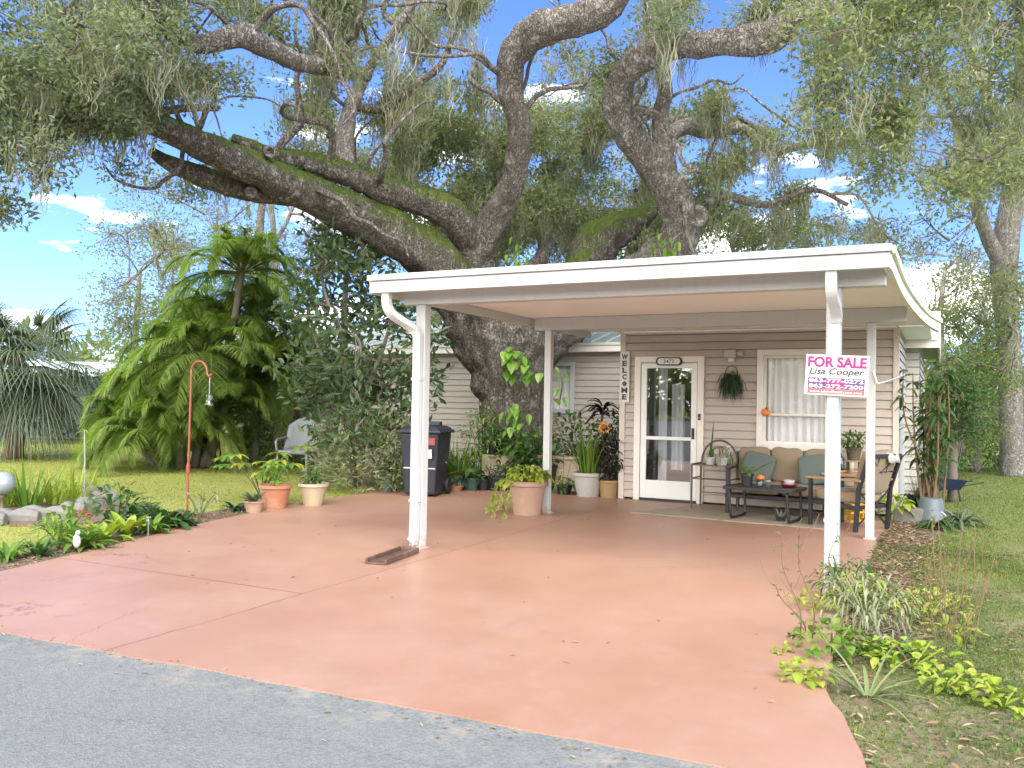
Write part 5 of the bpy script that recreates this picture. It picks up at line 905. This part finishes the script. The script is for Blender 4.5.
for k, (nm, L, mt) in enumerate((('limb', A, 'barkmoss'), ('limb', B, 'barkmoss'), ('limb', A2, 'barkmoss'), ('limb', Cc, 'bark'), ('limb', Dd, 'bark'), ('limb', E_, 'barkmoss'))): PR = limb_part(nm, L, M[mt], 18); pl(PR)
for L in (G_, H_, I_, J_, K_, L_, M_, N_, O_): pl(limb_part('branch', L, M['barkpale'] if L in (G_, I_) else M['bark'], 8, .15, 5.))
# pruning scars
def scar(px, py, d, r, face):
    p = at(px, py, d); t = MB(); t.lathe([(0, -.02), (r*.45, -.02), (r*.55, .02), (r*.8, .05), (r, .02), (r*1.15, -.06)], 16); o = t.build('pruning_scar', M['barkpale'], oak, smooth=True); o.location = tuple(p-base); o.rotation_euler = Vector(face).to_track_quat('Z', 'Y').to_euler()
toc = lambda p: tuple(nz(CAM-p))
for px, py, d, r in ((270, 152, 12.02, .085), (251, 192, 12.25, .08), (697, 216, 13.95, .16), (636, 191, 15.3, .06)): scar(px, py, d, r, toc(at(px, py, d)))
def poolpts(minr=0.0): return np.concatenate(pool), np.concatenate(poolr)
tw = MB(); leafpos = []; mosspts = []
def wander(L0, i, d, n, step, r):                                 # a twisting pale bough
    p = L0[i].copy(); d = nz(np.array(d, float)); P = [p.copy()]
    for k in range(n): d = nz(d+rng.normal(0, .42, 3)*np.array([1, 1, .8])+np.array([0, 0, .04])); p = p+d*step; P.append(p.copy())
    Q = spline(P, 4); R_ = np.linspace(r, .012, len(Q)); g = MB(); g.tube(Q, R_, 8, True, .15, 6.); g.build('branch', M['bark'], oak, smooth=True, world=True); pool.append(Q); poolr.append(R_)
for li, a, b, n_ in ((0, .45, .98, 10), (1, .4, .98, 7), (3, .45, .95, 7), (4, .35, .95, 10), (6, .3, .9, 4), (9, .2, .9, 4), (10, .2, .9, 4), (8, .3, .9, 4)):
    for k in range(n_):
        L = pool[li]; i = int(len(L)*rng.uniform(a, b)); d = -AR*rng.uniform(-1, 1)*.8+AU*rng.uniform(.15, 1.)+AF*rng.uniform(-.7, .7)
        wander(L, i, d, rng.integers(7, 13), rng.uniform(.22, .34), min(rng.uniform(.03, .065), poolr[li][i]*.7))
def branch_to(tgt, r0=.03, wob=.25):
    PP_, RR_ = poolpts(); dd = np.linalg.norm(PP_-tgt, axis=1); i = np.argsort(dd)[rng.integers(0, 6)]; a = PP_[i]; L = max(np.linalg.norm(tgt-a), .2)
    m1 = a+(tgt-a)*.35+rng.normal(0, wob*.25, 3)*L**.8+np.array([0, 0, .10*L]); m2 = a+(tgt-a)*.7+rng.normal(0, wob*.25, 3)*L**.8; Q = spline([a, m1, m2, tgt], 5); r = min(max(.016+.012*L, .012), RR_[i]*.7+.004); tw.tube(Q, np.linspace(r, .008, len(Q)), 6, False); pool.append(Q[4:]); poolr.append(np.linspace(r, .008, len(Q))[4:]); return Q
def blob(px, py, d, r, n, spread=1., moss=.15):                   # a leafy spray: centre, radius in px, number of leaf clusters
    c = at(px, py, d); R = r*d/F; Q = branch_to(c); mosspts.extend([(q, moss) for q in Q])
    for k in range(n):
        o = rng.normal(size=3); o = o/np.linalg.norm(o)*R*rng.uniform(.15, 1)**.5*np.array([1.15, 1.15, .75]); q = c+o; b = Q[rng.integers(len(Q)//2, len(Q))]; mid = (b+q)/2+rng.normal(0, .08, 3)+np.array([0, 0, .06]); T = spline([b, mid, q], 3); tw.tube(T, np.linspace(.011, .004, len(T)), 4, False); leafpos.append(q); leafpos.append(T[4])
        if rng.random() < moss: mosspts.append((T[3], 1))
blobs = []
def fill(x0, x1, y0, y1, d0, d1, nb, r, n, moss):
    for k in range(nb): blobs.append((rng.uniform(x0, x1), rng.uniform(y0, y1), rng.uniform(d0, d1), r*rng.uniform(.7, 1.2), n, moss))
fill(-60, 120, -40, 110, 8.6, 11.5, 24, 52, 9, .1)
fill(80, 240, -40, 100, 9.2, 12.5, 19, 44, 10, .12)
fill(60, 150, 90, 135, 10., 11.2, 5, 28, 10, .05)
fill(-40, 70, 100, 165, 8.6, 10.5, 9, 30, 10, .02)
fill(-20, 20, 180, 215, 9., 10, 3, 14, 4, 0)
fill(220, 360, -40, 60, 10.5, 14, 9, 34, 9, .4)
fill(250, 430, 60, 175, 12.5, 17, 11, 34, 8, .7)
fill(380, 490, -40, 60, 13, 15.5, 6, 32, 8, .5)
fill(380, 520, 95, 260, 15.5, 21, 30, 38, 12, .45)
fill(520, 680, 100, 265, 15.5, 22, 34, 38, 12, .5)
fill(520, 640, 40, 110, 13.5, 18, 6, 32, 8, .6)
fill(640, 800, -30, 40, 11, 15, 8, 34, 8, .3)
fill(690, 790, 180, 255, 14, 19, 9, 32, 9, .4)
fill(690, 870, 60, 190, 13, 16.5, 14, 30, 6, .35)
fill(780, 900, 180, 245, 14, 18, 6, 26, 5, .2)
fill(800, 1060, -50, 110, 8.8, 12.5, 22, 46, 10, .15)
fill(860, 1040, 100, 200, 9.5, 13, 11, 34, 9, .15)
fill(110, 230, 150, 215, 11.5, 15, 5, 26, 5, .2)
blobs.sort(key=lambda b: min(np.linalg.norm(np.concatenate(pool[:15])-at(b[0], b[1], b[2]), axis=1)))
for b in blobs: blob(b[0], b[1], b[2], b[3], b[4], moss=b[5])
tag(tw.build('twigs', M['twig'], oak, smooth=True, world=True), kind='stuff')
lp = np.array(leafpos); dep = (lp-CAM)@AF; K = 27
p = np.repeat(lp, K, axis=0); n = len(p); o = nz(rng.normal(size=(n, 3)))*rng.uniform(.02, 1, (n, 1))**.5*.27*np.array([1, 1, .7]); p = p+o; ax = o+rng.normal(0, .16, (n, 3)); sz = np.repeat(np.where(dep > 15, 1.25, 1.), K)
near = np.repeat((lp[:, 0] < -1.5) & (dep < 12.4), K)
g = MB(); g.leaves(p[near], ax[near], .082*sz[near]*rng.uniform(.7, 1.25, near.sum()), .036*sz[near]); g.build('crown', M['oakleaf_dark'], oak, world=True)
g = MB(); g.leaves(p[~near], ax[~near], .085*sz[~near]*rng.uniform(.7, 1.25, (~near).sum()), .036*sz[~near]); g.build('crown', M['oakleaf'], oak, world=True)
# spanish moss
def drape(g, q, L, n=34, w=.012):
    o = rng.normal(0, .12, (n, 3))*np.array([1, 1, .9]); st = q+o; ll = L*rng.uniform(.35, 1.05, n); k = 6; ph = rng.uniform(0, 6, n); an = rng.uniform(0, PI, n); sd = np.stack([np.cos(an), np.sin(an), 0*an], 1); rows = []
    for i in range(k+1):
        t = i/k; c = st+np.stack([.03*np.sin(ph+t*9)-o[:, 0]*t*.75, .03*np.cos(ph*1.3+t*8)-o[:, 1]*t*.75, -ll*t], 1); e = sd*(w*(.25+math.sin(PI*min(1, .15+t*.85)))*.5)*rng.uniform(.6, 1.2, (n, 1)); rows += [c+e, c-e]
    V = np.stack(rows, 1); K = 2*(k+1); fs = np.array([(2*i, 2*i+1, 2*i+3, 2*i+2) for i in range(k)]); g.add(V, (np.arange(n)[:, None, None]*K+fs[None]).reshape(-1, 4))
g = MB(); cand = [q for q, m_ in mosspts if rng.random() < m_*.40 and q[2] > 2.9]
for L in (pool[6], pool[7], pool[8], pool[13]): cand += [q-np.array([0, 0, .1]) for q in L[len(L)//3:] if rng.random() < .12 and q[2] > 3.2]
for q in cand:
    if q[2] < 3.1: continue
    for r_ in range(rng.integers(1, 3)): drape(g, q+rng.normal(0, .12, 3)*np.array([1, 1, .2]), min(rng.uniform(.2, .75), q[2]-2.8))
print('drapes', len(cand), 'leaf clusters', len(lp)); tag(g.build('spanish_moss', M['spmoss'], oak, world=True), kind='stuff')
# ferns growing along the limbs
g = MB()
for L, R_, lo, hi, m_ in ((pool[0], poolr[0], .12, .62, 16), (pool[1], poolr[1], .1, .7, 10), (pool[5], poolr[5], .15, .7, 10), (pool[4], poolr[4], .28, .42, 14)):
    for q, r in list(zip(L, R_))[int(len(L)*lo):int(len(L)*hi)]:
        a = rng.uniform(-1.5, 1.5, m_); sd = np.stack([np.sin(a)*.6, np.sin(a)*.6*.5, np.cos(a)], 1); sd = nz(sd); g.leaves(q+sd*r*.93, sd+rng.normal(0, .5, (m_, 3)), .09, .03)
g.build('limb_fern', M['green'], oak, world=True)
# climbing pothos on the trunk
def vine(lab, pts, n, Lf, W, m_='pothos'):
    b = at(*pts[0]); t = thing('pothos_vine', lab, 'vine', b, 0, 'pothos vines climbing the oak trunk'); Q = spline([at(*q) for q in pts], 6); g = MB(); g.tube(Q, .012, 6); g.build('stem', M['stem'], t, world=True); i = rng.integers(0, len(Q), n); f = MB(); f.blades(Q[i]+rng.normal(0, .10, (n, 3))*np.array([1.2, .5, 1]), rng.normal(0, .5, (n, 3))+np.array([.1, -.8, -.5]), Lf*rng.uniform(.7, 1.2, n), W, .45, 4, 'heart'); f.build('leaves', M[m_], t, world=True)
vine('large-leaved pothos hanging high on the oak trunk', [(520, 374, 14.3), (518, 362, 14.25), (516, 352, 14.25)], 26, .19, .15)
vine('pothos climbing the lower oak trunk', [(522, 470, 14.3), (520, 445, 14.3), (516, 420, 14.35), (520, 408, 14.4)], 55, .15, .11)
vine('pothos tendrils beside the rear left post', [(560, 400, 14.5), (562, 385, 14.4), (560, 372, 14.4)], 9, .14, .10)
p = at(500, 268, 13.9); vine('epiphyte tuft growing in the oak fork left of centre', [(514, 268, 14.2), (516, 258, 14.2), (519, 248, 14.2)], 26, .16, .06, 'bright'); vine('leafy sprig growing beside the bent right limb', [(662, 257, 13.8), (664, 248, 13.8), (666, 240, 13.8)], 22, .15, .07, 'bright')
# ------------------------------------------------------------------ other trees
def tree(label, px, basepy, d, trunk, blobs, leafm, barkm, lw=.05, K=26, rad=.35, group='trees round the garden', name='tree', moss=0, seed=0):
    b = at(px, basepy, d); b[2] = -.02; t = thing(name, label, 'tree', b, 0, group); pls = []
    for k, L in enumerate(trunk):
        L = [(px, basepy, d, L[0][3]*1.15)]+list(L) if k == 0 else L
        P, Rr = limb(L, 6)
        if k == 0: P[0][2] = -.05
        g = MB(); g.tube(P, Rr, 10, True, .12, 3.); g.build('trunk' if k == 0 else 'limb', barkm, t, smooth=True, world=True); pls.append(P)
    tb = MB(); lp = []; ms = []
    for (x, y, dd, r, n) in blobs:
        c = at(x, y, dd); R = r*dd/F; A_ = np.concatenate(pls); i = np.argmin(np.linalg.norm((A_-c)*np.array([1, 1, .8]), axis=1)); a = A_[i]; L = np.linalg.norm(c-a); Q = spline([a, a+(c-a)*.45+rng.normal(0, .12, 3)*L**.7+np.array([0, 0, .08*L]), c], 5); tb.tube(Q, np.linspace(.02+.012*L, .008, len(Q)), 5, False); pls.append(Q[3:])
        for k in range(n):
            o = nz(rng.normal(size=3))*R*rng.uniform(.1, 1)**.45*np.array([1.1, 1.1, .8]); q = c+o; T = spline([Q[rng.integers(4, len(Q))], c+o*.5+rng.normal(0, .05, 3), q], 3); tb.tube(T, np.linspace(.012, .004, len(T)), 4, False); lp.append(q)
            if moss and rng.random() < moss: ms.append(q)
    tag(tb.build('twigs', M['twig'], t, smooth=True, world=True), kind='stuff')
    lp = np.array(lp); p = np.repeat(lp, K, axis=0); n = len(p); o = nz(rng.normal(size=(n, 3)))*rng.uniform(.02, 1, (n, 1))**.5*rad*np.array([1, 1, .75]); g = MB(); g.leaves(p+o, o/rad+rng.normal(0, .5, (n, 3)), lw*2.2*rng.uniform(.7, 1.2, n), lw); g.build('crown', leafm, t, world=True)
    if ms:
        g = MB(); [drape(g, q, rng.uniform(.4, 1.3), 20, .022) for q in ms]; tag(g.build('spanish_moss', M['spmoss'], t, world=True), kind='stuff')
    return t
def fl(x0, x1, y0, y1, d0, d1, nb, r, n): return [(rng.uniform(x0, x1), rng.uniform(y0, y1), rng.uniform(d0, d1), r*rng.uniform(.7, 1.25), n) for k in range(nb)]
# right: tall grey-trunked oak on the lawn
tree('tall grey-trunked oak standing on the lawn at the right picture edge', 1014, 478, 19., [[(1012, 440, 19, 22), (1010, 380, 19, 21), (1006, 310, 18.9, 22), (1004, 262, 18.8, 25), (1012, 200, 18.6, 22), (1020, 140, 18.2, 18), (1022, 70, 17.6, 14), (1026, 0, 17, 9)], [(1004, 268, 18.8, 16), (988, 238, 18.6, 14), (972, 190, 18.2, 11), (955, 120, 17.5, 8), (930, 60, 16.8, 6)], [(1018, 150, 18.2, 12), (985, 90, 17.8, 9), (960, 30, 17.2, 7)]], fl(900, 1060, 40, 210, 15, 20, 18, 34, 12)+fl(870, 980, -10, 90, 14.5, 18, 10, 34, 10)+fl(905, 985, 200, 265, 17, 20, 5, 20, 5)+fl(980, 1050, 200, 300, 17, 20, 7, 24, 6), M['oakleaf'], M['barkpale'], .042, 28, .32, moss=.09)
# right: bright shrub tree and the taller shrubs behind the house
tree('bright feathery green tree beyond the house side wall', 975, 470, 20., [[(975, 430, 20, 9), (972, 380, 20, 7), (970, 340, 20, 5)]], fl(936, 1008, 305, 455, 17, 22, 44, 24, 13), M['pine'], M['barkpale'], .035, 24, .3)
tree('dark shrubby tree close behind the tall spindly shrub', 952, 500, 13.5, [[(953, 470, 13.5, 8), (955, 430, 13.5, 6), (957, 390, 13.5, 4)]], fl(938, 975, 380, 470, 13, 15, 14, 20, 10), M['green'], M['twig'], .035, 24, .2)
tree('pale distant tree rising above the house gable', 940, 455, 40., [[(942, 380, 40, 8), (940, 320, 40, 6), (945, 270, 40, 4)]], fl(905, 1000, 240, 340, 36, 44, 16, 24, 9), M['oakpale'], M['barkpale'], .09, 22, .7)
tree('pale mossy tree beyond the right lawn', 1040, 452, 44., [[(1040, 380, 44, 10), (1045, 300, 44, 7)]], fl(1000, 1080, 250, 450, 38, 48, 20, 28, 10), M['oakfar'], M['barkpale'], .09, 22, .7)
# low hedge beyond the right lawn
for lab, px, py, d in (('dark shrub at the foot of the grey oak trunk', 1000, 474, 20.5), ('dark shrub beyond the right lawn at the picture edge', 1040, 474, 20.), ('low yellowing shrub beyond the right lawn', 985, 462, 27)):
    b = at(px, py, d); b[2] = 0; plant('shrub', lab, 'shrub', b, [('foliage', f_leafy(420, 1.0, 1.3, .18, .08, 0), M['green' if d < 22 else 'yelleaf'])], 'shrubs round the right lawn')
# background oaks beyond the roof
tree('mossy oak behind the house left of the roof centre', 440, 455, 26., [[(440, 400, 26, 16), (436, 330, 26, 14), (430, 260, 26, 11), (440, 190, 25.5, 8)]], fl(370, 520, 130, 330, 23, 29, 28, 36, 12), M['oakfar'], M['barkpale'], .06, 24, .45, moss=.12)
tree('mossy oak behind the house roof right of the trunk', 600, 455, 28., [[(600, 400, 28, 16), (604, 330, 28, 14), (600, 260, 28, 11), (590, 200, 27.5, 8)]], fl(530, 700, 130, 320, 24, 31, 30, 36, 12), M['oakfar'], M['barkpale'], .065, 24, .5, moss=.12)
tree('wispy oak far behind the right end of the carport roof', 770, 450, 30., [[(770, 400, 30, 12), (768, 320, 30, 10), (762, 250, 30, 7)]], fl(700, 830, 205, 320, 27, 33, 12, 26, 7), M['oakfar'], M['barkpale'], .065, 22, .5, moss=.1)
tree('tall thin pale-trunked tree behind the feathery palm', 258, 455, 24., [[(258, 400, 24, 12), (256, 320, 24, 11), (258, 250, 24, 9), (262, 190, 23.5, 7), (256, 140, 23, 4)], [(262, 262, 24, 6), (285, 225, 24, 4), (300, 190, 24, 3)], [(276, 300, 25, 7), (274, 240, 25, 6), (270, 190, 25, 4)]], fl(150, 340, 170, 300, 22, 27, 44, 28, 11), M['oakpale'], M['barkpale'], .05, 18, .4, moss=.05)
tree('rounded tree beyond the lawn behind the palm', 190, 450, 27., [[(190, 400, 27, 12), (190, 330, 27, 8)]], fl(110, 300, 300, 430, 25, 31, 34, 32, 12), M['oakfar'], M['barkpale'], .07, 24, .55)
tree('thin-crowned tree left of the feathery palm', 130, 450, 30., [[(132, 400, 30, 8), (136, 330, 30, 6), (140, 270, 30, 4)]], fl(105, 200, 225, 330, 27, 32, 24, 26, 11), M['oakfar'], M['barkpale'], .06, 18, .45)
# dark-leaved tree behind the left front post
tree('dark glossy-leaved tree left of the front post', 352, 488, 14.2, [[(352, 455, 14.2, 9), (348, 400, 14.2, 8), (344, 330, 14.2, 6), (346, 270, 14.2, 5), (342, 215, 14, 3)], [(348, 420, 14.2, 6), (375, 370, 14., 5), (392, 320, 13.8, 3)], [(348, 400, 14.2, 6), (320, 350, 14.3, 4), (306, 300, 14.3, 3)]], fl(296, 412, 290, 450, 13., 15.2, 36, 28, 7)+fl(315, 392, 205, 310, 13.2, 15, 15, 22, 6)+fl(395, 440, 330, 410, 13.4, 14.6, 6, 18, 5), M['mango'], M['twig'], .08, 11, .26)
tree('bright green shrub tree behind the big-leaf plant', 245, 462, 19., [[(246, 440, 19, 5), (246, 410, 19, 3)]], fl(222, 300, 395, 455, 18, 20.5, 14, 20, 9), M['bright'], M['twig'], .06, 18, .3)
# palms
def frond(gr, gl, b, d, L, sag, leaf=.5, w=.026, n=46, twist=0.):
    d = nz(np.array(d, float)); t = np.linspace(0, 1, 14); P = b+d*L*t[:, None]*(1-.22*t[:, None]**2)-np.array([0, 0, 1.])*(sag*L*t**2.0)[:, None]
    gr.tube(P, np.linspace(.018, .004, 14), 5, False)
    u = np.linspace(.12, .99, n); Q = np.stack([np.interp(u, t, P[:, k]) for k in range(3)], 1); T = np.stack([np.interp(u, t, np.gradient(P, axis=0)[:, k]) for k in range(3)], 1); T = nz(T); sd = nz(np.cross(T, [0, 0, 1.])+1e-6)
    up = nz(np.cross(sd, T)); ll = leaf*(np.sin(PI*(.12+.83*u))**.7)
    for s_ in (-1, 1): dv = T*.75+sd*s_*.85+up*.22+rng.normal(0, .09, (n, 3)); gl.blades(Q, dv, ll*rng.uniform(.85, 1.1, n), w, .38, 3, 'grass', .1)
def feather_palm(label, px, py, d, stems, L, nf, group):
    b = at(px, py, d); b[2] = 0; t = thing('feather_palm', label, 'palm', b, 0, group)
    for (dx, dy, h) in stems:
        g = MB(); Q = spline([(dx*.5, dy*.5, 0), (dx*.8, dy*.8, h*.6), (dx, dy, h)], 5); g.tube(Q, np.linspace(.09, .06, len(Q)), 8); g.build('trunk', M['twig'], t, smooth=True)
        gr, gl = MB(), MB()
        for k in range(nf):
            a = 2*PI*k/nf*1.618*3; e = rng.uniform(.45, 2.6) if h < 1.6 else rng.uniform(.0, 1.0)**1.3*2.6; frond(gr, gl, np.array([dx, dy, h]), (math.cos(a), math.sin(a), e), L*rng.uniform(.8, 1.1), rng.uniform(.22, .75), .50, .024, 74)
        gr.build('frond_stalks', M['stem'], t); gl.build('fronds', M['palmleaf'], t)
feather_palm('large clumping feather palm drooping over the lawn', 182, 470, 17.5, [(0, 0, 2.2), (-.8, .3, 1.5), (.8, -.1, 2.3), (.2, .8, 3.0), (-.3, -.3, 1.1), (.9, .2, 1.2), (1.2, .3, 3.9), (-.4, -.6, .45), (.7, -.7, .5), (-1.2, -.2, .5), (.2, -.9, .3)], 2.2, 32, 'feather palms on the left lawn')
feather_palm('second feather palm with upright fronds nearer the dark tree', 255, 466, 18.5, [(0, 0, 3.1), (.4, .5, 2.2), (-.3, .2, 1.4)], 2.3, 34, 'feather palms on the left lawn')
def fan_palm(label, px, py, d, h, nf, R):
    b = at(px, py, d); b[2] = 0; t = thing('fan_palm', label, 'palm', b); g = MB(); Q = spline([(0, 0, 0), (.05, 0, h*.5), (0, 0, h)], 5); g.tube(Q, np.linspace(.20, .16, len(Q)), 10, True, .1); g.build('trunk', M['drystem'], t, smooth=True); gs, gl = MB(), MB()
    for k in range(nf):
        a = rng.uniform(0, 2*PI); e = rng.uniform(-1.8, 1.5); dv = nz(np.array([math.cos(a), math.sin(a), e])); c = np.array([0, 0, h])+dv*rng.uniform(.8, 1.2)-np.array([0, 0, .1]); gs.tube([np.array([0, 0, h]), np.array([0, 0, h])+dv*.5, c], .014, 5)
        sd = nz(np.cross(dv, [0, 0, 1.])); up = np.cross(sd, dv); m_ = 30; th = np.linspace(-2.1, 2.1, m_); dd = np.cos(th)[:, None]*dv+np.sin(th)[:, None]*sd+up*.12; gl.blades(np.tile(c, (m_, 1)), dd, R*(.75+.25*np.cos(th)), .04, .55, 4, 'grass', .2)
    gs.build('leaf_stalks', M['stem'], t); gl.build('fronds', M['fanleaf'], t)
fan_palm('grey-green fan palm at the left picture edge', 14, 456, 19., 2.35, 80, 1.45)
# neighbour's dark shed behind the fan palm
b = at(20, 448, 27); b[2] = 0; t = thing('neighbour_shed', 'dark grey low shed beyond the lawn behind the fan palm', 'shed', b, math.radians(25)); g = MB(); M['shed'] = plain('grey_shed_wall', (.16, .17, .17), .7, .1, 2); clap(g, (-3.4, 0), (2.2, 0), 0, 2.0, (0, -1), .2); clap(g, (2.2, 0), (2.2, 3.), 0, 2.0, (1, 0), .2); g.build('wall', M['shed'], t); g = MB(); g.add([(-3.7, -.35, 1.98), (2.5, -.35, 1.98), (2.5, 3.3, 2.5), (-3.7, 3.3, 2.5), (-3.7, -.35, 2.05), (2.5, -.35, 2.05), (2.5, 3.3, 2.57), (-3.7, 3.3, 2.57)], [(0, 3, 2, 1), (4, 5, 6, 7), (0, 1, 5, 4), (1, 2, 6, 5), (2, 3, 7, 6), (3, 0, 4, 7)]); g.build('roof', M['roof'], t)
g = MB(); g.box(-.8, .1, -.05, -.02, .0, 1.8); g.build('door', M['black'], t)
for k, (px, d) in enumerate(((-30, 24), (78, 26), (112, 28))):
    b = at(px, 450, d); b[2] = 0; plant('shrub', ('dark shrub at the far left end of the lawn', 'round dark shrub right of the grey shed', 'green shrub between the shed and the palm')[k], 'shrub', b, [('foliage', f_leafy(900, 1.6, 2.2, .24, .11, 0, stems=3), M['deep' if k < 2 else 'green'])], 'shrubs along the far lawn edge')
# a far wood closing the horizon all round (reads as one mass)
g = MB()
for k in range(420):
    a = rng.uniform(0, 2*PI); r = rng.uniform(62, 85); c = np.array([r*math.sin(a)-3, r*math.cos(a)-4, 0]); h = rng.uniform(3.5, 7.5); n = 150; o = nz(rng.normal(size=(n, 3)))*rng.uniform(.5, 1, (n, 1))*np.array([3.2, 3.2, h*.5]); g.leaves(c+o+np.array([0, 0, h*.5]), o+rng.normal(0, .6, (n, 3)), .9, .45)
tag(g.build('far_wood', M['oakfar']), 'far wood closing the horizon beyond the gardens', 'wood', kind='stuff')
# ------------------------------------------------------------------ lawn, weeds and litter
from mathutils.geometry import intersect_point_line
def inpoly(x, y, P):
    P = np.array(P); ins = np.zeros(len(x), bool); j = len(P)-1
    for i in range(len(P)):
        c = ((P[i, 1] > y) != (P[j, 1] > y)) & (x < (P[j, 0]-P[i, 0])*(y-P[i, 1])/(P[j, 1]-P[i, 1]+1e-12)+P[i, 0]); ins ^= c; j = i
    return ins
def inview(x, y, m_=.08):
    q = np.stack([x-CAM[0], y-CAM[1], 0*x-CAM[2]], 1); d = q@AF; u = q@AR/np.maximum(d, .1); v_ = q@AU/np.maximum(d, .1); return (d > 1.5) & (np.abs(u) < .5954+m_) & (np.abs(v_) < .4465+m_)
def scatter(n, x0, x1, y0, y1, dens=None):
    x = rng.uniform(x0, x1, n); y = rng.uniform(y0, y1, n); k = ~inpoly(x, y, DR) & inview(x, y) & (y > -3.45) & ~((y > 5.3) & (x > -3.6) & (x < .25))
    if dens is not None: k &= rng.random(n) < dens(x, y)
    return x[k], y[k]
def nz2(x, y, s, o=0): return np.array([noise.noise(Vector((a*s, b*s, o))) for a, b in zip(x, y)])
def grass(x, y, L, W, mat, name, lab):
    n = len(x); d, _ = ring(n, 0, (.7, 3.5)); g = MB(); g.blades(np.stack([x, y, 0*x-.035], 1), d, L*rng.uniform(.5, 1.2, n), W, .45, 2, 'grass', .1); o = g.build(name, M[mat]); tag(o, lab, 'grass', kind='stuff')
def d_right(x, y): q = nz2(x, y, 1.1)+.5*nz2(x, y, 3.1, 4); return np.clip(.75+1.3*q+.10*(y-1), .28, 1)*np.clip((x-.12)/.15, .15, 1)
x, y = scatter(190000, .15, 5, -3.4, 4, d_right); grass(x, y, .058, .0055, 'grass', 'grass', 'patchy short grass of the right lawn')
x, y = scatter(70000, .3, 6, 4, 24); grass(x, y, .075, .012, 'grass', 'grass', 'green grass of the far right lawn')
x, y = scatter(150000, -26, -5.8, -3.3, 14, lambda a, b: np.where(inpoly(a, b, [(-6.3, -3.4), (-5.88, -2.72), (-6.14, -1.57), (-6.6, .02), (-6.98, 2.06), (-7.4, 2.2), (-7.15, .3), (-6.65, -1.2), (-6.4, -2.6), (-6.9, -3.4)]) | inpoly(a, b, [(-9.9, .15), (-9.5, -.5), (-8.3, -1.05), (-7.6, -.35), (-7.55, .5), (-8.4, 1.0), (-9.6, .9)]), .02, 1)); grass(x, y, .07, .010, 'grass_suntone', 'grass', 'short grass of the left lawn in a sunlit tone')
# clover-like weeds and dead leaves
x, y = scatter(46000, .15, 4, -3.4, 3, lambda a, b: np.clip(.40+1.2*nz2(a, b, 1.7, 9), 0, 1)); n = len(x); d, _ = ring(n, 0, (.2, 1.5)); g = MB(); g.blades(np.stack([x, y, rng.uniform(-.03, .02, n)], 1), d, rng.uniform(.02, .045, n), .018, .4, 2, 'paddle'); tag(g.build('weeds', M['weed']), 'clover and weeds in the right lawn', 'weeds', kind='stuff')
def litter(x, y, z, L, lab, nm='fallen_leaves'):
    n = len(x); a = rng.uniform(0, 6.28, n); d = np.stack([np.cos(a), np.sin(a), rng.uniform(-.12, .3, n)], 1); g = MB(); g.blades(np.stack([x, y, z+0*x], 1), d, L*rng.uniform(.5, 1.3, n), L*.45*rng.uniform(.6, 1.2, n), .05, 3, 'leaf', .25); tag(g.build(nm, M['deadleaf']), lab, 'leaves', kind='stuff')
x, y = scatter(9000, .12, 1.3, -1.5, 5.4, lambda a, b: np.clip(1.2-(a-.15)/.55, 0, 1)*.8); litter(x, y, -.004, .065, 'dry fallen leaves along the right driveway edge')
x, y = scatter(3600, .15, 3.6, -3.4, 3, lambda a, b: np.clip(.5+nz2(a, b, 1.2, 20), 0, 1)); litter(x, y, -.018, .055, 'scattered fallen leaves on the right lawn')
x = rng.uniform(-7.2, .1, 330); y = rng.uniform(-3.5, 5, 330); k = inpoly(x, y, DR) & (rng.random(330) < .2); litter(x[k], y[k], .004, .04, 'few small leaves fallen on the red driveway')
x = rng.uniform(-5, .3, 240); y = -3.64-rng.exponential(.10, 240); k = rng.random(240) < .5; litter(x[k], y[k], -.002, .03, 'few small leaves fallen on the road edge')
x, y = scatter(8000, -7.5, -5.7, -3.3, 2.2, lambda a, b: np.where(inpoly(a, b, [(-6.3, -3.4), (-5.88, -2.72), (-6.14, -1.57), (-6.6, .02), (-6.98, 2.06), (-7.4, 2.2), (-7.15, .3), (-6.65, -1.2), (-6.4, -2.6), (-6.9, -3.4)]), .6, 0)); litter(x, y, -.003, .05, 'dry mulch leaves in the left driveway bed')
x = rng.uniform(-9, -4.2, 2600); y = rng.uniform(-.2, 0.1, 2600)
